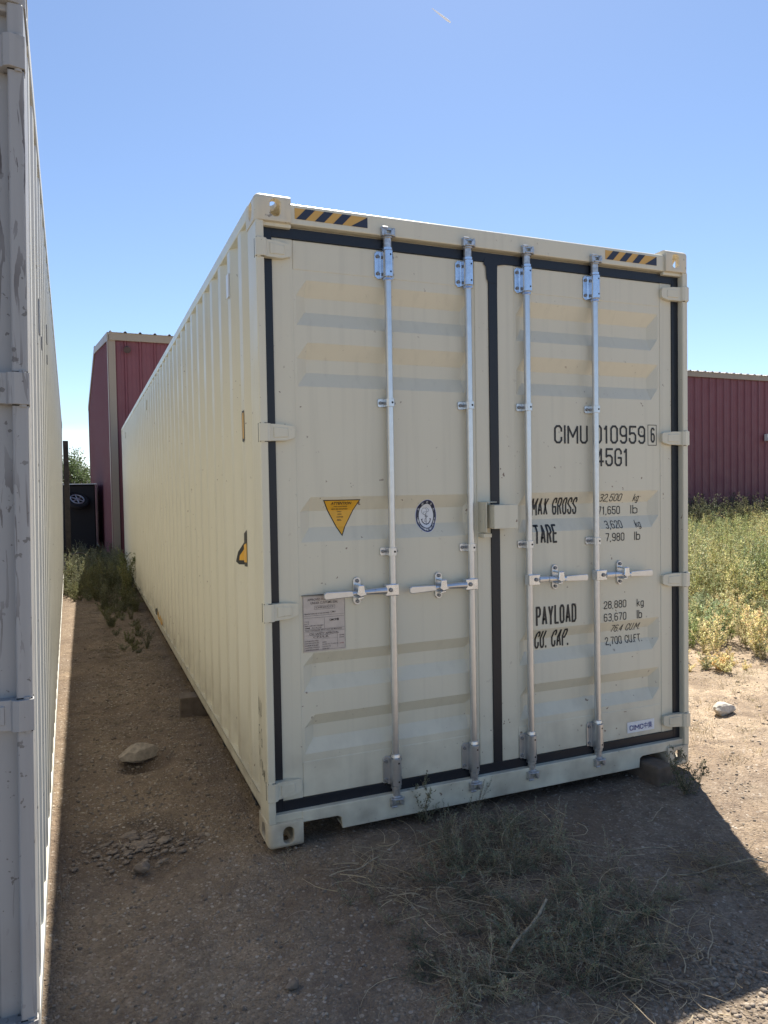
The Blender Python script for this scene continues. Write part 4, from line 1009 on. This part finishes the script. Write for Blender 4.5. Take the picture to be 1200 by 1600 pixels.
patch(.98, -.60, .16, .22, 14, sp2, .4, .75); patch(.70, -1.1, .25, .15, 12, sp2, .3, .6); patch(.26, -1.02, .05, .05, 5, sp1[:1], .22, .35, .8); patch(.32, -.70, .10, .16, 4, sp2, .3, .5)
CT = [(.55, -1.05), (.95, -1.15), (1.15, -.75), (.70, -.60), (.45, -.45), (1.0, -.30), (.80, -1.30)]
for _ in range(290):
    c0 = CT[rng.integers(len(CT))]; X = c0[0]+rng.normal(0, .13); Y = c0[1]+rng.normal(0, .13)
    if Y > -.02: continue
    q_, c = place(straw(rng, 6, .24, .05, (.52, .44, .31) if rng.random() < .65 else (.30, .24, .18), rng.uniform(.0008, .0022), .03, .35), X, Y, 0, 1); Qs.append(q_); Cs.append(c)
for _ in range(60):
    X = rng.normal(1.75, .16); Y = rng.normal(-.92, .14)
    q_, c = place(straw(rng, 5, .26, .04, (.40, .32, .20), .0011, .02, .2), X, Y, 0, 1); Qs.append(q_); Cs.append(c)
for _ in range(150):
    X = rng.uniform(-.7, 2.6); Y = rng.uniform(-1.5, -.05)
    q_, c = place(straw(rng, 3, .09, .03, (.40, .34, .25), .0008, .004, .05), X, Y, 0, 1); Qs.append(q_); Cs.append(c)
tag(link('dry_weed_patch', quads_mesh('dry_weed_patch', Qs, Cs)), 'tangled half-dead grey green weeds and straw lying in the shade before the doors', 'weeds', kind='stuff')

def weed_thing(name, qc, x, y, rot, s, label, cat='weed', tint=(1, 1, 1)):
    q_, c = qc; me = quads_mesh(name, [q_], [c*np.array(tint)[None]])
    o = link(name, me); o.location = (x, y, gh(x, y)-.004); o.rotation_euler = (0, 0, rot); o.scale = (s, s, s); return tag(o, label, cat)
rg = np.random.default_rng(77)
weed_thing('weed', weed(rg, .42, .45, 10, 4, 9, .018, .0034, (.13, .15, .09), (.34, .29, .2), droop=.1), 2.20, -.22, 0, .62, 'low green weed growing by the right bottom corner casting over the dark beam')
weed_thing('weed', weed(rg, .48, .28, 9, 4, 10, .013, .0040, (.27, .27, .18), (.30, .26, .18)), .77, .02, 0, .55, 'pale seeding weed standing against the door sill below the second lock rod')
weed_thing('weed', weed(rg, .9, .12, 7, 6, 9, .028, .0055, (.17, .20, .09), STEM), -.13, 9.1, 0, 1.0, 'tall leafy weed standing against the long side of the cream container')
weed_thing('weed', weed(rg, .7, .22, 6, 6, 9, .028, .0055, (.18, .20, .09), STEM), -.13, 8.1, 0, .85, 'shorter leafy weed leaning on the cream container nearer the camera', tint=(1.05, 1, 1))
weed_thing('weed', weed(rg, .12, .35, 4, 2, 3, .012, .0025, (.40, .34, .25), (.42, .36, .27)), .05, -.13, 0, .7, 'tiny dry sprig at the foot of the left bottom corner casting')
weed_thing('weed', weed(rg, .14, .5, 4, 2, 2, .010, .0022, (.38, .35, .3), (.42, .38, .34)), -.835, .02, 0, .5, 'tiny pale sprig at the foot of the white container', tint=(1.1, 1.1, 1.1))
def twig(name, pts, r, label, x=0, y=0):
    mb = MB()
    for a, b in zip(pts[:-1], pts[1:]): mb.cyl((a[0], a[1], gh(a[0], a[1])+a[2]), (b[0], b[1], gh(b[0], b[1])+b[2]), r, r*.8, 7)
    return tag(mb.build(name, M['straw'], None, smooth=True), label, 'dead stem')
M['straw'] = mat('dead_stem_bark', (.36, .30, .21), .8, vary=(60, .3))
def walk(x, y, a, l, n, z, seed, dz=.0):
    rn = random.Random(seed); pts = [(x, y, z)]
    for i in range(n):
        a += rn.gauss(0, .22); x += math.cos(a)*l/n; y += math.sin(a)*l/n; z = max(.004, z+rn.gauss(0, .010)+dz); pts.append((x, y, z))
    return pts
specs = [(.50, -1.14, .75, .42, .0062, 'thick dead stem slanting up from the bottom of the weed patch', .012),
         (.66, -.98, .2, .46, .0026, 'long pale stem lying level across the front of the weed patch', .0),
         (.72, -1.22, .1, .42, .0024, 'pale dead stem at the bottom edge right of the thick one', .004),
         (.18, -.30, .05, .26, .0026, 'curved dead stem on bare dirt left of the weed patch', .0),
         (1.12, -.50, -.75, .42, .0022, 'long dead stem slanting down on the right of the weed patch', .004),
         (1.30, -.42, -.6, .50, .0020, 'thin pale stem running down toward the straw on the right', .0),
         (1.52, -.85, -.15, .40, .0034, 'stout dead stem lying in the straw at the right edge', .002),
         (1.18, -1.33, .75, .20, .0020, 'forked pale twig by the sunlit gravel at the bottom right', .004),
         (1.22, -.98, .1, .28, .0018, 'thin straight twig on gravel right of the weed patch', .0),
         (1.75, -.42, .25, .20, .0022, 'small dead twig on bare shaded dirt below the lock rods', .0),
         (-.61, .42, -.9, .09, .0018, 'short pale twig on the dark clod heap', .0)]
for i, (x, y, a, l, r, lab, dz) in enumerate(specs): twig('dead_stem', walk(x, y, a, l, 7, .012, i, dz), r, lab)

# gravel
def icos():
    bm = bmesh.new(); bmesh.ops.create_icosphere(bm, subdivisions=1, radius=1); v = np.array([x.co[:] for x in bm.verts]); f = np.array([[w.index for w in q_.verts] for q_ in bm.faces]); bm.free(); return v, f
iv, if_ = icos(); P, F = [], []; cnt = 0
def add_pebbles(n, fx_, smin, smax):
    global cnt
    for _ in range(n):
        x, y = fx_(); s = smin+(smax-smin)*rng.random()**3
        v = iv*(1+rng.normal(0, .16, (len(iv), 1)))*np.array([s*rng.uniform(.8, 1.4), s*rng.uniform(.7, 1.1), s*rng.uniform(.45, .8)])
        a = rng.uniform(0, 6.28); c_, s_ = math.cos(a), math.sin(a)
        P.append(np.column_stack([v[:, 0]*c_-v[:, 1]*s_+x, v[:, 0]*s_+v[:, 1]*c_+y, v[:, 2]+gh(x, y)+s*.15])); F.append(if_+cnt*len(iv)); cnt += 1
add_pebbles(6500, lambda: (rng.uniform(-.85, 2.9), rng.uniform(-1.75, .3)), .0018, .008)
add_pebbles(2600, lambda: (rng.uniform(-.85, .0), .3+rng.random()**1.4*6), .003, .013)
add_pebbles(1500, lambda: (rng.uniform(2.4, 5.5), rng.uniform(-1.2, 2.6)), .003, .014)
add_pebbles(900, lambda: (rng.normal(1.15, .25), rng.normal(-1.45, .12)), .004, .012)
add_pebbles(900, lambda: (rng.uniform(-.85, .2), rng.uniform(-.9, 3.5)), .004, .011)
P = np.concatenate(P).astype(np.float32); F = np.concatenate(F).astype(np.int32)
me = bpy.data.meshes.new('gravel'); me.vertices.add(len(P)); me.vertices.foreach_set('co', P.ravel()); me.loops.add(F.size); me.loops.foreach_set('vertex_index', F.ravel())
me.polygons.add(len(F)); me.polygons.foreach_set('loop_start', np.arange(0, F.size, 3, dtype=np.int32)); me.update(calc_edges=True); me.materials.append(M['pebble'])
tag(link('gravel', me), 'small loose stones scattered over the dirt', 'gravel', kind='stuff')

# tree beyond the trailer
rg = np.random.default_rng(9); tree = tag(empty('tree', (-1.3, 45, 0)), 'bushy green tree far behind the trailer at the end of the alley', 'tree')
mb = MB(); mb.cyl((0, 0, -.1), (.1, 0, 1.6), .16, .11, 10)
for k in range(9):
    a = rg.uniform(0, 6.28); mb.cyl((.1, 0, 1.2+.1*k*.4), (math.cos(a)*1.1, math.sin(a)*1.1, 2.0+rg.uniform(0, 1.2)), .06, .02, 6)
mb.build('trunk', M['timber'], tree, smooth=True)
n = 9000; cl_ = np.array([[rg.normal(0, .95), rg.normal(0, .95), 2.65+rg.normal(0, .5)] for _ in range(60)]); c = cl_[rg.integers(60, size=n)]+rg.normal(0, .22, (n, 3))
q_ = leaves(c, unit(rg.normal(size=(n, 3))), np.full(n, .11), np.full(n, .04), rg)
me = quads_mesh('crown', [q_], [np.clip(np.array([.10, .14, .06])[None]*(1+rg.normal(0, .3, (n, 1))), .02, .4)]); link('crown', me, tree)
tree.scale = (1, 1, 1.02)
